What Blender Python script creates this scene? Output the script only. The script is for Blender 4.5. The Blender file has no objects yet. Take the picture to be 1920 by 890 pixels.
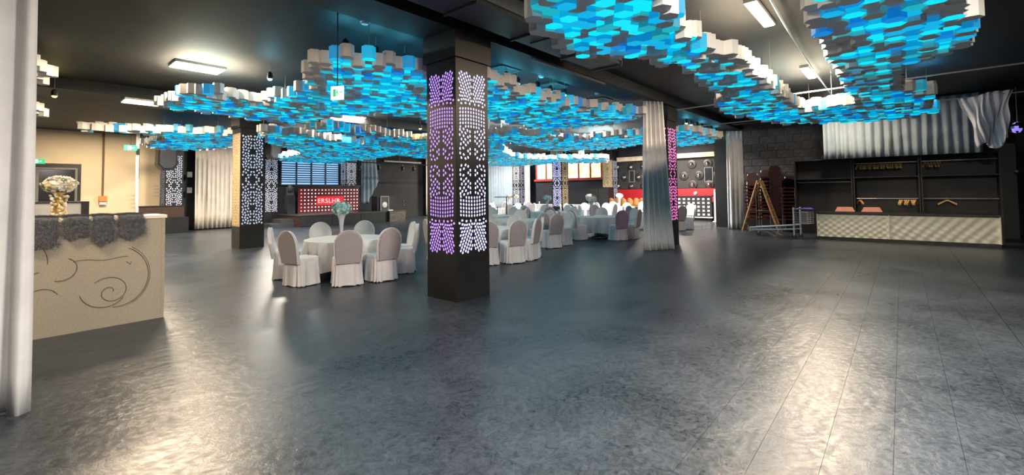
import bpy, bmesh, math, random
import numpy as np
from mathutils import Vector, Matrix
R = math.radians
PI = math.pi
rnd = random.Random(7)
scene = bpy.context.scene
C = scene.collection

# ------------------------------------------------------------------ camera
F, PITCH, ROLL, PSI, H = 840.0, R(2.2), R(0.7), R(41.0), 1.65
PPY = 359 - math.tan(PITCH) * 840
fw = Vector((math.cos(PSI), math.sin(PSI), 0)); rt = Vector((math.sin(PSI), -math.cos(PSI), 0)); up = Vector((0, 0, 1))
cf = fw * math.cos(PITCH) + up * math.sin(PITCH)
cu0 = up * math.cos(PITCH) - fw * math.sin(PITCH)
cr = rt * math.cos(ROLL) - cu0 * math.sin(ROLL)
cu = cu0 * math.cos(ROLL) + rt * math.sin(ROLL)
CAM = Vector((0, 0, H))
cam_d = bpy.data.cameras.new('camera'); cam = bpy.data.objects.new('camera', cam_d); C.objects.link(cam)
M = Matrix.Identity(4)
for i in range(3):
    M[i][0] = cr[i]; M[i][1] = cu[i]; M[i][2] = -cf[i]; M[i][3] = CAM[i]
cam.matrix_world = M
cam_d.sensor_width = 36; cam_d.lens = 36 * F / 1920
cam_d.shift_y = -(445 - PPY) / 1920
cam_d.clip_start = 0.05; cam_d.clip_end = 200
scene.camera = cam

def ray(x, y): return cf + cr * ((x - 960) / F) - cu * ((y - PPY) / F)
def at(x, y, z=0.0):
    d = ray(x, y); return CAM + d * ((z - H) / d.z)
def atX(x, y, X):
    d = ray(x, y); return CAM + d * (X / d.x)
def atY(x, y, Y):
    d = ray(x, y); return CAM + d * (Y / d.y)
def cd(lat, dep, z=0.0):                       # camera-heading frame: metres to the right, metres ahead
    p = fw * dep + rt * lat; return Vector((p.x, p.y, z))

# ------------------------------------------------------------------ world, exposure
w = bpy.data.worlds.new('world'); scene.world = w; w.use_nodes = True
w.node_tree.nodes['Background'].inputs[0].default_value = (0.02, 0.02, 0.022, 1)
w.node_tree.nodes['Background'].inputs[1].default_value = 1.0
vs = scene.view_settings
vs.view_transform = 'Standard'; vs.look = 'None'; vs.gamma = 1.0; vs.use_curve_mapping = False
vs.exposure = 0.3
scene.cycles.max_bounces = 4; scene.cycles.diffuse_bounces = 2; scene.cycles.glossy_bounces = 2; scene.cycles.caustics_reflective = False; scene.cycles.caustics_refractive = False; scene.cycles.transmission_bounces = 4
CEIL = 4.4

def area(name, loc, sx, sy, watts, col, rot=(0, 0, 0)):
    d = bpy.data.lights.new(name, 'AREA'); d.shape = 'RECTANGLE'; d.size = sx; d.size_y = sy
    d.energy = watts; d.color = col
    o = bpy.data.objects.new(name, d); o.location = loc; o.rotation_euler = rot; C.objects.link(o)
    return o
WARM = (1.0, 0.78, 0.54); SOFT = (1.0, 0.89, 0.76)

# ------------------------------------------------------------------ materials
MATS = {}
def mat(name, col, rough=0.6, metal=0.0, emis=None, strength=0.0, var=0.0, vscale=6.0, bump=0.0, bscale=30.0,
        spec=0.5, trans=0.0, alpha=1.0, sample=False, sheen=0.0, subsurf=0.0):
    m = bpy.data.materials.new(name); m.use_nodes = True
    nt = m.node_tree; b = nt.nodes['Principled BSDF']
    b.inputs['Base Color'].default_value = (*col, 1); b.inputs['Roughness'].default_value = rough
    b.inputs['Metallic'].default_value = metal; b.inputs['Specular IOR Level'].default_value = spec
    b.inputs['Transmission Weight'].default_value = trans; b.inputs['Alpha'].default_value = alpha
    if sheen: b.inputs['Sheen Weight'].default_value = sheen
    tc = nt.nodes.new('ShaderNodeTexCoord')
    if var:
        n = nt.nodes.new('ShaderNodeTexNoise'); n.inputs['Scale'].default_value = vscale; n.inputs['Detail'].default_value = 5
        nt.links.new(tc.outputs['Object'], n.inputs['Vector'])
        r = nt.nodes.new('ShaderNodeValToRGB')
        r.color_ramp.elements[0].position = 0.3; r.color_ramp.elements[1].position = 0.7
        r.color_ramp.elements[0].color = (*[c * (1 - var) for c in col], 1)
        r.color_ramp.elements[1].color = (*[min(1, c * (1 + var)) for c in col], 1)
        nt.links.new(n.outputs['Fac'], r.inputs['Fac']); nt.links.new(r.outputs['Color'], b.inputs['Base Color'])
    if bump:
        n2 = nt.nodes.new('ShaderNodeTexNoise'); n2.inputs['Scale'].default_value = bscale; n2.inputs['Detail'].default_value = 6
        nt.links.new(tc.outputs['Object'], n2.inputs['Vector'])
        bp = nt.nodes.new('ShaderNodeBump'); bp.inputs['Strength'].default_value = bump; bp.inputs['Distance'].default_value = 0.02
        nt.links.new(n2.outputs['Fac'], bp.inputs['Height']); nt.links.new(bp.outputs['Normal'], b.inputs['Normal'])
    if emis:
        b.inputs['Emission Color'].default_value = (*emis, 1); b.inputs['Emission Strength'].default_value = strength
        m.cycles.emission_sampling = 'AUTO' if sample else 'NONE'
    MATS[name] = m
    return m

def floor_mat():
    m = mat('vinyl_floor', (0.05, 0.055, 0.062), 0.4, spec=0.38)
    nt = m.node_tree; b = nt.nodes['Principled BSDF']; L = nt.links.new
    geo = nt.nodes.new('ShaderNodeNewGeometry')
    def noise(scale, detail, dist=0.0, rough=0.55, vec=None):
        n = nt.nodes.new('ShaderNodeTexNoise'); n.inputs['Scale'].default_value = scale; n.inputs['Detail'].default_value = detail
        n.inputs['Distortion'].default_value = dist; n.inputs['Roughness'].default_value = rough
        L(vec or geo.outputs['Position'], n.inputs['Vector']); return n
    big = noise(0.9, 3, 0.6); fine = noise(14, 5, 1.6, 0.8)
    mx = nt.nodes.new('ShaderNodeMix'); mx.data_type = 'FLOAT'; mx.inputs[0].default_value = 0.68
    L(big.outputs['Fac'], mx.inputs[2]); L(fine.outputs['Fac'], mx.inputs[3])
    ramp = nt.nodes.new('ShaderNodeValToRGB')
    ramp.color_ramp.elements[0].position = 0.37; ramp.color_ramp.elements[0].color = (0.009, 0.0125, 0.0175, 1)
    ramp.color_ramp.elements[1].position = 0.66; ramp.color_ramp.elements[1].color = (0.060, 0.076, 0.100, 1)
    L(mx.outputs[0], ramp.inputs['Fac']); L(ramp.outputs['Color'], b.inputs['Base Color'])
    rr = nt.nodes.new('ShaderNodeMapRange'); rr.inputs[1].default_value = 0.3; rr.inputs[2].default_value = 0.7
    rr.inputs[3].default_value = 0.25; rr.inputs[4].default_value = 0.38
    L(mx.outputs[0], rr.inputs[0]); L(rr.outputs[0], b.inputs['Roughness'])
    # soft buckles of the loose-laid vinyl + fine embossed grain
    mp = nt.nodes.new('ShaderNodeMapping'); mp.inputs['Rotation'].default_value = (0, 0, R(25)); mp.inputs['Scale'].default_value = (0.75, 2.6, 1)
    L(geo.outputs['Position'], mp.inputs['Vector'])
    wv = noise(0.9, 2, 1.0, 0.5, mp.outputs['Vector'])
    b1 = nt.nodes.new('ShaderNodeBump'); b1.inputs['Strength'].default_value = 0.3; b1.inputs['Distance'].default_value = 0.025
    L(wv.outputs['Fac'], b1.inputs['Height'])
    b2 = nt.nodes.new('ShaderNodeBump'); b2.inputs['Strength'].default_value = 0.35; b2.inputs['Distance'].default_value = 0.006
    L(fine.outputs['Fac'], b2.inputs['Height']); L(b1.outputs['Normal'], b2.inputs['Normal'])
    L(b2.outputs['Normal'], b.inputs['Normal'])
    return m
floor_mat()
mat('black_paint', (0.012, 0.012, 0.013), 0.45, var=0.3, vscale=2)
mat('ceiling_black', (0.014, 0.0133, 0.013), 0.6, var=0.35, vscale=1.2, bump=0.15, bscale=12)
mat('duct_metal', (0.05, 0.05, 0.052), 0.5, metal=0.3, var=0.2)
mat('duct_grey', (0.16, 0.16, 0.16), 0.55, var=0.2)
mat('beige_wall', (0.66, 0.56, 0.40), 0.75, var=0.05, vscale=1.5, bump=0.05)
mat('dark_wall', (0.02, 0.021, 0.022), 0.7, var=0.25, vscale=2)
mat('navy_wall', (0.018, 0.021, 0.035), 0.7, var=0.2, vscale=2)
mat('brick_grey', (0.055, 0.06, 0.072), 0.85, var=0.3, vscale=8, bump=0.3)
mat('white_cloth', (0.72, 0.72, 0.73), 0.85, var=0.05, vscale=4, bump=0.08, bscale=180, sheen=0.3)
mat('chair_cloth', (0.74, 0.73, 0.76), 0.85, var=0.06, vscale=6, bump=0.08, bscale=160, sheen=0.3)
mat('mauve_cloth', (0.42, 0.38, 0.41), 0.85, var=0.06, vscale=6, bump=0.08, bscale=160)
mat('sheer_curtain', (0.78, 0.79, 0.82), 0.85, var=0.08, vscale=3, bump=0.05, bscale=120)
mat('cream_curtain', (0.72, 0.66, 0.58), 0.85, var=0.06, vscale=3)
mat('blue_curtain', (0.34, 0.43, 0.52), 0.85, var=0.08, vscale=3)
mat('lamp_warm', (1, 1, 1), 0.4, emis=(1.0, 0.76, 0.48), strength=9.0, sample=False)
mat('lamp_frame', (0.6, 0.58, 0.55), 0.4)
mat('hex_white', (0.86, 0.85, 0.83), 0.7)
HB = [((0.0, 0.80, 0.98), 1.0), ((0.0, 0.44, 0.78), 1.0), ((0.0, 0.24, 0.74), 0.9), ((0.01, 0.52, 0.62), 0.8)]  # cyan lamp light on the blocks, put in as emission, bottoms and sides
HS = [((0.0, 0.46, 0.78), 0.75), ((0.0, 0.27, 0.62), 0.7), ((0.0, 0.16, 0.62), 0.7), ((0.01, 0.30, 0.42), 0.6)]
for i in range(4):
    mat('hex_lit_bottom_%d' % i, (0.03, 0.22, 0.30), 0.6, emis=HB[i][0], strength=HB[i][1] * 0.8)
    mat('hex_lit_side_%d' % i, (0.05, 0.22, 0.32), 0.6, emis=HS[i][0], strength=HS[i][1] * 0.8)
mat('gold_sheet', (0.45, 0.33, 0.20), 0.4, metal=0.3, var=0.2, vscale=8)
mat('glow_purple', (0.4, 0.3, 0.6), 0.5, emis=(0.48, 0.26, 0.92), strength=1.25)
mat('glow_blue_white', (0.5, 0.5, 0.7), 0.5, emis=(0.60, 0.58, 0.98), strength=1.15)
mat('glow_white', (0.5, 0.5, 0.55), 0.5, emis=(0.50, 0.56, 0.72), strength=0.75)
mat('glow_gold', (0.5, 0.4, 0.25), 0.5, emis=(0.62, 0.44, 0.26), strength=0.6)
mat('glow_magenta', (0.6, 0.2, 0.5), 0.5, emis=(0.98, 0.24, 0.66), strength=1.3)
mat('cyan_lamp', (0.3, 0.9, 1), 0.3, emis=(0.12, 0.8, 1.0), strength=6.0)
mat('yellow_lamp', (1, 0.8, 0.2), 0.3, emis=(1.0, 0.75, 0.1), strength=6.0)
mat('wire_grey', (0.42, 0.41, 0.40), 0.5, metal=0.4)
mat('bar_plaster', (0.40, 0.37, 0.30), 0.85, var=0.12, vscale=60, bump=0.35, bscale=140)
mat('carved_line', (0.13, 0.10, 0.07), 0.8)
mat('grey_fur', (0.12, 0.125, 0.145), 0.95, var=0.4, vscale=30)
mat('gold', (0.75, 0.52, 0.2), 0.35, metal=0.8, var=0.15)
mat('flower_white', (0.9, 0.89, 0.84), 0.8, var=0.08)
mat('flower_teal', (0.42, 0.72, 0.72), 0.8, var=0.15)
mat('flower_yellow', (0.75, 0.6, 0.32), 0.8)
mat('leaf_green', (0.12, 0.22, 0.08), 0.7)
mat('glass', (0.86, 0.9, 0.98), 0.08, trans=0.85, spec=0.6)
mat('frosted_glass', (0.75, 0.78, 0.86), 0.25, trans=0.35)
mat('red_panel', (0.16, 0.006, 0.012), 0.45, var=0.15)
mat('red_letters_back', (0.55, 0.01, 0.02), 0.5, emis=(0.85, 0.01, 0.03), strength=0.5)
mat('letter_glow', (1, 0.6, 0.6), 0.5, emis=(1.0, 0.45, 0.45), strength=1.0)
mat('bulb_white', (1, 1, 1), 0.3, emis=(1.0, 0.82, 0.82), strength=1.1)
mat('bulb_rose', (1, 0.5, 0.5), 0.3, emis=(1.0, 0.45, 0.42), strength=0.9)
mat('daylight_blue', (0.5, 0.7, 0.9), 0.5, emis=(0.36, 0.62, 1.0), strength=0.75, sample=False)
mat('slat_dark', (0.05, 0.055, 0.06), 0.4, var=0.1)
mat('red_frame', (0.55, 0.05, 0.06), 0.45, var=0.1)
mat('red_shelf', (0.32, 0.008, 0.015), 0.4, var=0.15)
mat('brown_leather', (0.28, 0.13, 0.04), 0.5, var=0.25)
mat('shaded_gap_back', (0.035, 0.008, 0.008), 0.8, var=0.2)  # backs darkened to stand for the shaded gaps between stacked seats
mat('dark_red_cloth', (0.17, 0.03, 0.025), 0.75, var=0.25)
mat('dark_wood', (0.05, 0.025, 0.018), 0.5, var=0.2)
mat('ladder_wood', (0.30, 0.17, 0.075), 0.6, var=0.3, vscale=10)
mat('hanger_wood', (0.70, 0.44, 0.17), 0.5, var=0.15)
mat('aluminium', (0.62, 0.64, 0.66), 0.35, metal=0.7)
mat('purple_grip', (0.10, 0.07, 0.42), 0.4)
mat('salmon', (0.72, 0.33, 0.25), 0.6, var=0.06)
mat('cream_panel', (0.86, 0.80, 0.64), 0.5, var=0.05, vscale=5)
mat('wardrobe', (0.018, 0.016, 0.018), 0.5, var=0.2)
mat('steel', (0.5, 0.48, 0.46), 0.3, metal=0.9)
mat('chrome', (0.75, 0.75, 0.74), 0.15, metal=1.0)
mat('white_plastic', (0.75, 0.75, 0.75), 0.45)
mat('pipe_brown', (0.16, 0.11, 0.07), 0.6)
mat('orange_box', (0.7, 0.22, 0.06), 0.5)
mat('exit_green', (0.02, 0.4, 0.2), 0.4, emis=(0.05, 0.55, 0.28), strength=0.6)
mat('exit_white', (0.9, 1, 0.95), 0.4, emis=(0.72, 1.0, 0.88), strength=0.85)
mat('glint_facet', (0.5, 0.4, 1), 0.2, emis=(0.3, 0.2, 0.95), strength=0.8)  # violet glints of the mirror ball, put in as emission
mat('mirror_dark', (0.05, 0.05, 0.06), 0.12, metal=0.6)
mat('stone_top', (0.10, 0.085, 0.065), 0.5, var=0.5, vscale=7)
mat('lit_ceiling_cream', (0.62, 0.54, 0.42), 0.7, var=0.25, vscale=3)  # cream colour stands for lamplight on the ceiling over the far bar

def window_mat():
    m = mat('garden_view', (0.5, 0.5, 0.4), 0.3, emis=(1, 1, 0.8), strength=1.3, sample=True)
    nt = m.node_tree; b = nt.nodes['Principled BSDF']
    tc = nt.nodes.new('ShaderNodeTexCoord')
    n = nt.nodes.new('ShaderNodeTexNoise'); n.inputs['Scale'].default_value = 5.0; n.inputs['Detail'].default_value = 4
    nt.links.new(tc.outputs['Object'], n.inputs['Vector'])
    r = nt.nodes.new('ShaderNodeValToRGB')
    e = r.color_ramp.elements
    e[0].position = 0.36; e[0].color = (0.42, 0.52, 0.14, 1)
    e[1].position = 0.56; e[1].color = (1.0, 0.95, 0.72, 1)
    x = e.new(0.46); x.color = (0.8, 0.8, 0.38, 1)
    nt.links.new(n.outputs['Fac'], r.inputs['Fac']); nt.links.new(r.outputs['Color'], b.inputs['Emission Color'])
window_mat()

# ------------------------------------------------------------------ mesh helpers
def tag(o, label=None, cat=None, group=None, kind=None):
    if label: o['label'] = label
    if cat: o['category'] = cat
    if group: o['group'] = group
    if kind: o['kind'] = kind
    return o
def link(name, me, parent=None, loc=None, rz=None):
    o = bpy.data.objects.new(name, me); C.objects.link(o)
    if parent: o.parent = parent
    if loc is not None: o.location = loc
    if rz is not None: o.rotation_euler = (0, 0, rz)
    return o
def thing(name, label, cat, loc=(0, 0, 0), rz=0.0, group=None):
    o = link(name, None, None, loc, rz); o.empty_display_size = 0.1
    return tag(o, label, cat, group)
def copy_tree(o, parent=None):
    c = o.copy(); C.objects.link(c)
    if parent: c.parent = parent
    for ch in list(o.children): copy_tree(ch, c)
    return c

class MB:
    def __init__(s): s.v = []; s.f = []; s.m = []
    def add(s, vs, fs, mi=0):
        b = len(s.v); s.v += [tuple(p) for p in vs]; s.f += [tuple(i + b for i in f) for f in fs]; s.m += [mi] * len(fs); return s
    def box(s, c, d, mi=0, rz=0.0, mtx=None):
        hx, hy, hz = d[0] / 2, d[1] / 2, d[2] / 2; cs, sn = math.cos(rz), math.sin(rz); vs = []
        for z in (-hz, hz):
            for x, y in ((-hx, -hy), (hx, -hy), (hx, hy), (-hx, hy)):
                vs.append((c[0] + x * cs - y * sn, c[1] + x * sn + y * cs, c[2] + z))
        if mtx: vs = [mtx @ Vector(p) for p in vs]
        return s.add(vs, [(3, 2, 1, 0), (4, 5, 6, 7), (0, 1, 5, 4), (1, 2, 6, 5), (2, 3, 7, 6), (3, 0, 4, 7)], mi)
    def bb(s, x0, x1, y0, y1, z0, z1, mi=0):
        return s.box(((x0 + x1) / 2, (y0 + y1) / 2, (z0 + z1) / 2), (x1 - x0, y1 - y0, z1 - z0), mi)
    def tube(s, pts, r, n=6, mi=0, caps=True):
        pts = [Vector(p) for p in pts]; rr = r if isinstance(r, (list, tuple)) else [r] * len(pts); base = len(s.v); vs = []
        for i, p in enumerate(pts):
            t = (pts[min(i + 1, len(pts) - 1)] - pts[max(i - 1, 0)]).normalized()
            a = t.cross(Vector((0, 0, 1)) if abs(t.z) < 0.9 else Vector((1, 0, 0))).normalized(); b = t.cross(a)
            for k in range(n):
                an = 2 * PI * k / n; vs.append(p + (a * math.cos(an) + b * math.sin(an)) * rr[i])
        fs = []
        for i in range(len(pts) - 1):
            for k in range(n):
                k2 = (k + 1) % n; fs.append((i * n + k, i * n + k2, (i + 1) * n + k2, (i + 1) * n + k))
        if caps: fs += [tuple(range(n))[::-1], tuple(range((len(pts) - 1) * n, len(pts) * n))]
        return s.add(vs, fs, mi)
    def lathe(s, prof, n=16, c=(0, 0, 0), mi=0):
        vs = []; fs = []
        for r, z in prof:
            for k in range(n):
                a = 2 * PI * k / n; vs.append((c[0] + r * math.cos(a), c[1] + r * math.sin(a), c[2] + z))
        for i in range(len(prof) - 1):
            for k in range(n):
                k2 = (k + 1) % n; fs.append((i * n + k, i * n + k2, (i + 1) * n + k2, (i + 1) * n + k))
        fs += [tuple(range(n))[::-1], tuple(range((len(prof) - 1) * n, len(prof) * n))]
        return s.add(vs, fs, mi)
    def prism(s, poly, lo, hi, mi=0, f=None):   # poly in a plane, f maps (u,v,w)->xyz
        f = f or (lambda u, v, w: (u, v, w)); n = len(poly)
        vs = [f(u, v, lo) for u, v in poly] + [f(u, v, hi) for u, v in poly]
        fs = [tuple(range(n))[::-1], tuple(range(n, 2 * n))] + [(k, (k + 1) % n, n + (k + 1) % n, n + k) for k in range(n)]
        return s.add(vs, fs, mi)
    def grid(s, fn, nu, nv, mi=0, closed=False):
        vs = [fn(i / nu, j / nv) for j in range(nv + 1) for i in range(nu + (0 if closed else 1))]
        w_ = nu if closed else nu + 1; fs = []
        for j in range(nv):
            for i in range(nu):
                i2 = (i + 1) % w_ if closed else i + 1
                fs.append((j * w_ + i, j * w_ + i2, (j + 1) * w_ + i2, (j + 1) * w_ + i))
        return s.add(vs, fs, mi)
    def ball(s, c, r, n=8, mi=0, sq=1.0):
        prof = [(max(1e-4, math.sin(PI * k / (n // 2 + 1))) * r, -math.cos(PI * k / (n // 2 + 1)) * r * sq) for k in range(n // 2 + 2)]
        return s.lathe(prof, n, c, mi)
    def mesh(s, name, mats, smooth=None, recalc=True):
        me = bpy.data.meshes.new(name); me.from_pydata(s.v, [], s.f)
        for m in (mats if isinstance(mats, (list, tuple)) else [mats]): me.materials.append(MATS[m])
        me.polygons.foreach_set('material_index', s.m)
        if recalc:
            bm = bmesh.new(); bm.from_mesh(me); bmesh.ops.recalc_face_normals(bm, faces=bm.faces); bm.to_mesh(me); bm.free()
        if smooth:
            me.polygons.foreach_set('use_smooth', [True] * len(me.polygons)); me.set_sharp_from_angle(angle=R(smooth))
        me.update(); return me
    def build(s, name, mats, parent=None, loc=None, rz=None, smooth=None):
        return link(name, s.mesh(name, mats, smooth), parent, loc, rz)
def struct(name, mb, m, parent=None, smooth=None):
    o = mb.build(name, m, parent, smooth=smooth)
    if not parent: o['kind'] = 'structure'
    return o
def one(name, mb, m, label, cat, group=None, smooth=None, loc=None, rz=None):
    return tag(mb.build(name, m, None, loc, rz, smooth), label, cat, group)

ORD = ('first', 'second', 'third', 'fourth', 'fifth', 'sixth', 'seventh', 'eighth', 'ninth', 'tenth', 'eleventh', 'twelfth', 'thirteenth', 'fourteenth', 'fifteenth', 'sixteenth', 'seventeenth', 'eighteenth', 'nineteenth', 'twentieth', 'twenty-first', 'twenty-second')
# ------------------------------------------------------------------ the room
XW, YW = 26.0, 26.0                      # far walls
fl = struct('floor', MB().bb(-2.6, XW, -2.7, YW, -0.15, -0.012), 'black_paint')
MB().bb(-2.6, XW, 1.395, YW, -0.01, 0.0).build('vinyl_sheet', 'vinyl_floor', fl)
MB().bb(-2.6, XW, -2.7, -0.885, -0.01, 0.0).build('vinyl_sheet', 'vinyl_floor', fl)
k = 0
for i in range(7):
    y0 = -0.88 + 0.325 * i
    xs = [-2.6, 2.2 + 2.6 * ((i * 0.37) % 1), 7.4 + 2.6 * ((i * 0.61) % 1), 12.8 + 2.6 * ((i * 0.23) % 1), XW]
    for a, b in zip(xs[:-1], xs[1:]):
        MB().bb(a + 0.001, b - 0.001, y0 + 0.001, y0 + 0.324, -0.01, 0.0).build('vinyl_plank', 'vinyl_floor', fl)
struct('ceiling', MB().bb(-2.6, XW, -2.7, YW, CEIL, CEIL + 0.2), 'ceiling_black')
struct('wall_left', MB().bb(-2.8, -2.6, -2.7, YW, 0, CEIL), 'dark_wall')
struct('wall_right', MB().bb(-2.6, XW, -2.9, -2.7, 0, CEIL), 'black_paint')
struct('wall_back_left', MB().bb(-2.6, 5.3, YW, YW + 0.2, 0, CEIL), 'beige_wall')
struct('wall_back', MB().bb(5.3, XW, YW, YW + 0.2, 0, CEIL), 'dark_wall')
struct('wall_far', MB().bb(XW, XW + 0.2, 6.2, YW, 0, CEIL), 'navy_wall')
struct('wall_partition', MB().bb(20.9, XW, 6.0, 6.2, 0, CEIL), 'dark_wall')
# wardrobe wall: block wall with its own blocks above the stacked chairs
ww = struct('wall_wardrobe', MB().bb(20.75, 20.9, -2.7, 6.2, 0, CEIL), 'black_paint')
bmesh_ = MB().box((0, 0, 0), (0.05, 0.585, 0.285)).mesh('block', 'brick_grey')
for r_ in range(11):
    for c_ in range(6):
        y = 2.3 + c_ * 0.6 + (0.3 if r_ % 2 else 0)
        if y > 5.0: continue
        link('block', bmesh_, ww, (20.735, y, 1.25 + r_ * 0.3 - 0.01))
# beams along X over the column rows
for i, y in enumerate((5.42, 15.6)):
    struct('trim_%d' % (i + 1), MB().bb(-2.6, XW, y - (0.36, 1.1)[i], y + 0.36, 4.14, CEIL), 'ceiling_black')
struct('trim_3', MB().bb(19.0, 19.5, -2.7, 5.0, 4.2, CEIL), 'ceiling_black')

# ventilation duct with flanges in front of the columns
dk = thing('ventilation_duct', 'black rectangular ventilation duct under the ceiling in front of the perforated columns', 'duct', (0, 4.37, 4.1))
MB().bb(-2.55, 7.95, -0.32, 0.30, 0.0, 0.299).build('duct_body', 'duct_metal', dk)
for x in (1.2, 2.6, 4.0, 5.4, 6.8, 7.93):
    MB().bb(x - 0.02, x + 0.02, -0.345, 0.315, -0.03, 0.29).build('flange', 'duct_metal', dk)
for x in (6.1, 3.3):
    MB().bb(x - 0.35, x + 0.35, -0.2, 0.2, -0.012, 0.0).build('access_panel', 'black_paint', dk)
MB().bb(-2.5, 7.9, -0.348, -0.325, 0.06, 0.26).build('lit_side_sheet', 'duct_grey', dk)  # paler sheet paints the lit side of the duct
pr = one('cable_tray', MB().bb(6.5, 9.2, 5.10, 5.14, 4.10, 4.14), 'duct_grey', 'thin grey cable channel fixed beneath the ceiling beam beside the duct', 'cable channel')

# ------------------------------------------------------------------ perforated columns
PW, PH = 0.60, 2.84
def hole_pattern():
    pts = []
    def ok(u, v, r=0.9):
        return 0.018 < u < PW / 2 - 0.012 and 0.02 < v < PH / 2 - 0.02 and all((u - a) ** 2 + (v - b) ** 2 > (0.0475 * r) ** 2 for a, b, _, _ in pts)
    hh = PH / 2
    # sparse star around the middle of the panel
    for u, v, t in ((0.055, 0.13, 90), (0.055, 0.20, 90), (0.10, 0.17, 70), (0.10, 0.07, 60), (0.155, 0.05, 50), (0.19, 0.11, 45), (0.24, 0.06, 60),
                    (0.265, 0.13, 80), (0.265, 0.20, 90), (0.25, 0.27, 100), (0.20, 0.21, 40), (0.145, 0.26, 45), (0.19, 0.30, 50), (0.10, 0.30, 60),
                    (0.235, 0.345, 80), (0.27, 0.41, 90), (0.155, 0.345, 40), (0.055, 0.335, 90), (0.055, 0.405, 90), (0.055, 0.475, 90), (0.10, 0.385, 70),
                    (0.19, 0.40, 60), (0.225, 0.455, 60), (0.15, 0.445, 50), (0.265, 0.49, 85), (0.11, 0.49, 60), (0.19, 0.505, 50)):
        if ok(u, v): pts.append((u, v, R(t), 1.0))
    # straight rows, then arcs of dots around an eye on the centre line
    for j in range(6):
        for i in range(5):
            u, v = 0.03 + i * 0.057, 0.545 + j * 0.056 + 0.012 * math.cos(i * 0.6)
            if ok(u, v, 0.95): pts.append((u, v, PI / 2 + 0.12 * i, 0.93))
    ey = 0.90
    for k in range(1, 12):
        r = 0.07 + 0.055 * (k - 1); n = max(6, int(2 * PI * r / 0.059))
        for j in range(n):
            a = 2 * PI * (j + 0.5 * (k % 2)) / n
            u, v = math.sin(a) * r * 0.8, ey + math.cos(a) * r
            if v > 0.84 and ok(u, v, 0.98): pts.append((u, v, (PI / 2 - a) if k > 2 else -a, 0.98))
    for j in range(50):                          # fill the loose corners
        for _ in range(30):
            u, v = rnd.uniform(0.02, PW / 2), rnd.uniform(0.55, hh)
            if ok(u, v, 1.12): pts.append((u, v, rnd.uniform(0, PI), 1.0)); break
    full = []
    for u, v, t, s in pts:
        for su in (-1, 1):
            for sv in (-1, 1): full.append((su * u, sv * v, t * su * sv, s))
    return full
def coarse_pattern():
    out = []
    for j in range(16):
        for i in range(4):
            u = 0.045 + i * 0.073 + (0.012 if j % 2 else -0.008); v = 0.05 + j * 0.086 + 0.02 * math.sin(i * 2.0 + j * 0.9)
            if j < 4 and (i + j) % 3 == 0 or (j in (9, 10) and i == 0) or u > 0.285: continue
            t = 0.6 * math.sin(j * 1.1 + i * 1.7) + PI / 2
            for su in (-1, 1):
                for sv in (-1, 1): out.append((su * u, sv * v, t * su * sv, 1.36))
    return out
def panel_mesh(pattern):
    bm = bmesh.new(); edges = []; rims = []
    def loop(ps):
        vs = [bm.verts.new(p) for p in ps]; return [bm.edges.new((vs[i], vs[(i + 1) % len(vs)])) for i in range(len(vs))]
    edges += loop([(-0.345, 0, -PH / 2 - 0.02), (0.345, 0, -PH / 2 - 0.02), (0.345, 0, PH / 2 + 0.02), (-0.345, 0, PH / 2 + 0.02)])
    for u, v, t, s in pattern:
        a, b = 0.0245 * s, 0.0185 * s; c, q = math.cos(t), math.sin(t)
        l = loop([(u + a * math.cos(k * PI / 4) * c - b * math.sin(k * PI / 4) * q, 0, v + a * math.cos(k * PI / 4) * q + b * math.sin(k * PI / 4) * c) for k in range(8)])
        edges += l; rims += l
    bmesh.ops.triangle_fill(bm, use_beauty=True, use_dissolve=False, edges=edges)
    for f in bm.faces:
        if f.normal.y > 0: f.normal_flip()
    ex = bmesh.ops.extrude_edge_only(bm, edges=rims)
    bmesh.ops.translate(bm, verts=[v for v in ex['geom'] if isinstance(v, bmesh.types.BMVert)], vec=(0, 0.004, 0))
    me = bpy.data.meshes.new('perforated_panel'); bm.to_mesh(me); bm.free(); me.materials.append(MATS['black_paint']); return me
PANEL = panel_mesh(hole_pattern()); PANEL_WIDE = panel_mesh(coarse_pattern())
PANEL_GOLD = PANEL_WIDE.copy(); PANEL_GOLD.materials[0] = MATS['gold_sheet']
GLOW = {}
def glow_mesh(m):
    if m not in GLOW: GLOW[m] = MB().box((0, 0.014, 0), (0.60, 0.015, PH - 0.02)).mesh('light_diffuser', m)
    return GLOW[m]
COLBASE = MB().bb(-0.35, 0.35, -0.35, 0.35, 0, 0.68).mesh('base', 'black_paint')
COLTOP = MB().bb(-0.35, 0.35, -0.35, 0.35, 3.56, 3.72).bb(-0.39, 0.39, -0.39, 0.39, 3.72, 4.14).mesh('capital', 'black_paint')
COLCORE = MB().bb(-0.29, 0.29, -0.29, 0.29, 0.68, 3.56).mesh('core', 'black_paint')
COLPOST = MB().bb(-0.02, 0.02, -0.02, 0.02, 0.68, 3.56).mesh('corner_post', 'black_paint')
def column(x, y, glows, label, faces=(0, 1, 2, 3), pan=None):
    t = thing('perforated_column', label, 'column', (x, y, 0), 0, 'perforated square columns')
    link('base', COLBASE, t); link('capital', COLTOP, t); link('core', COLCORE, t)
    for sx in (-1, 1):
        for sy in (-1, 1): link('corner_post', COLPOST, t, (sx * 0.328, sy * 0.328, 0))
    for k in faces:                             # 0 = -Y face, 1 = +X, 2 = +Y, 3 = -X
        a = k * PI / 2; n = Vector((math.sin(a), -math.cos(a), 0))
        p = link('perforated_panel', pan or (PANEL_GOLD if k == 3 and glows[3 % len(glows)] == 'glow_gold' else PANEL_WIDE), t, (n.x * 0.349, n.y * 0.349, 2.12), a)
        link('light_diffuser', glow_mesh(glows[k % len(glows)]), p)
    return t
column(4.90, 5.42, ['glow_blue_white', 'glow_blue_white', 'glow_purple', 'glow_purple'], 'nearest square black column with purple and white light shining through its dots', pan=PANEL)
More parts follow.
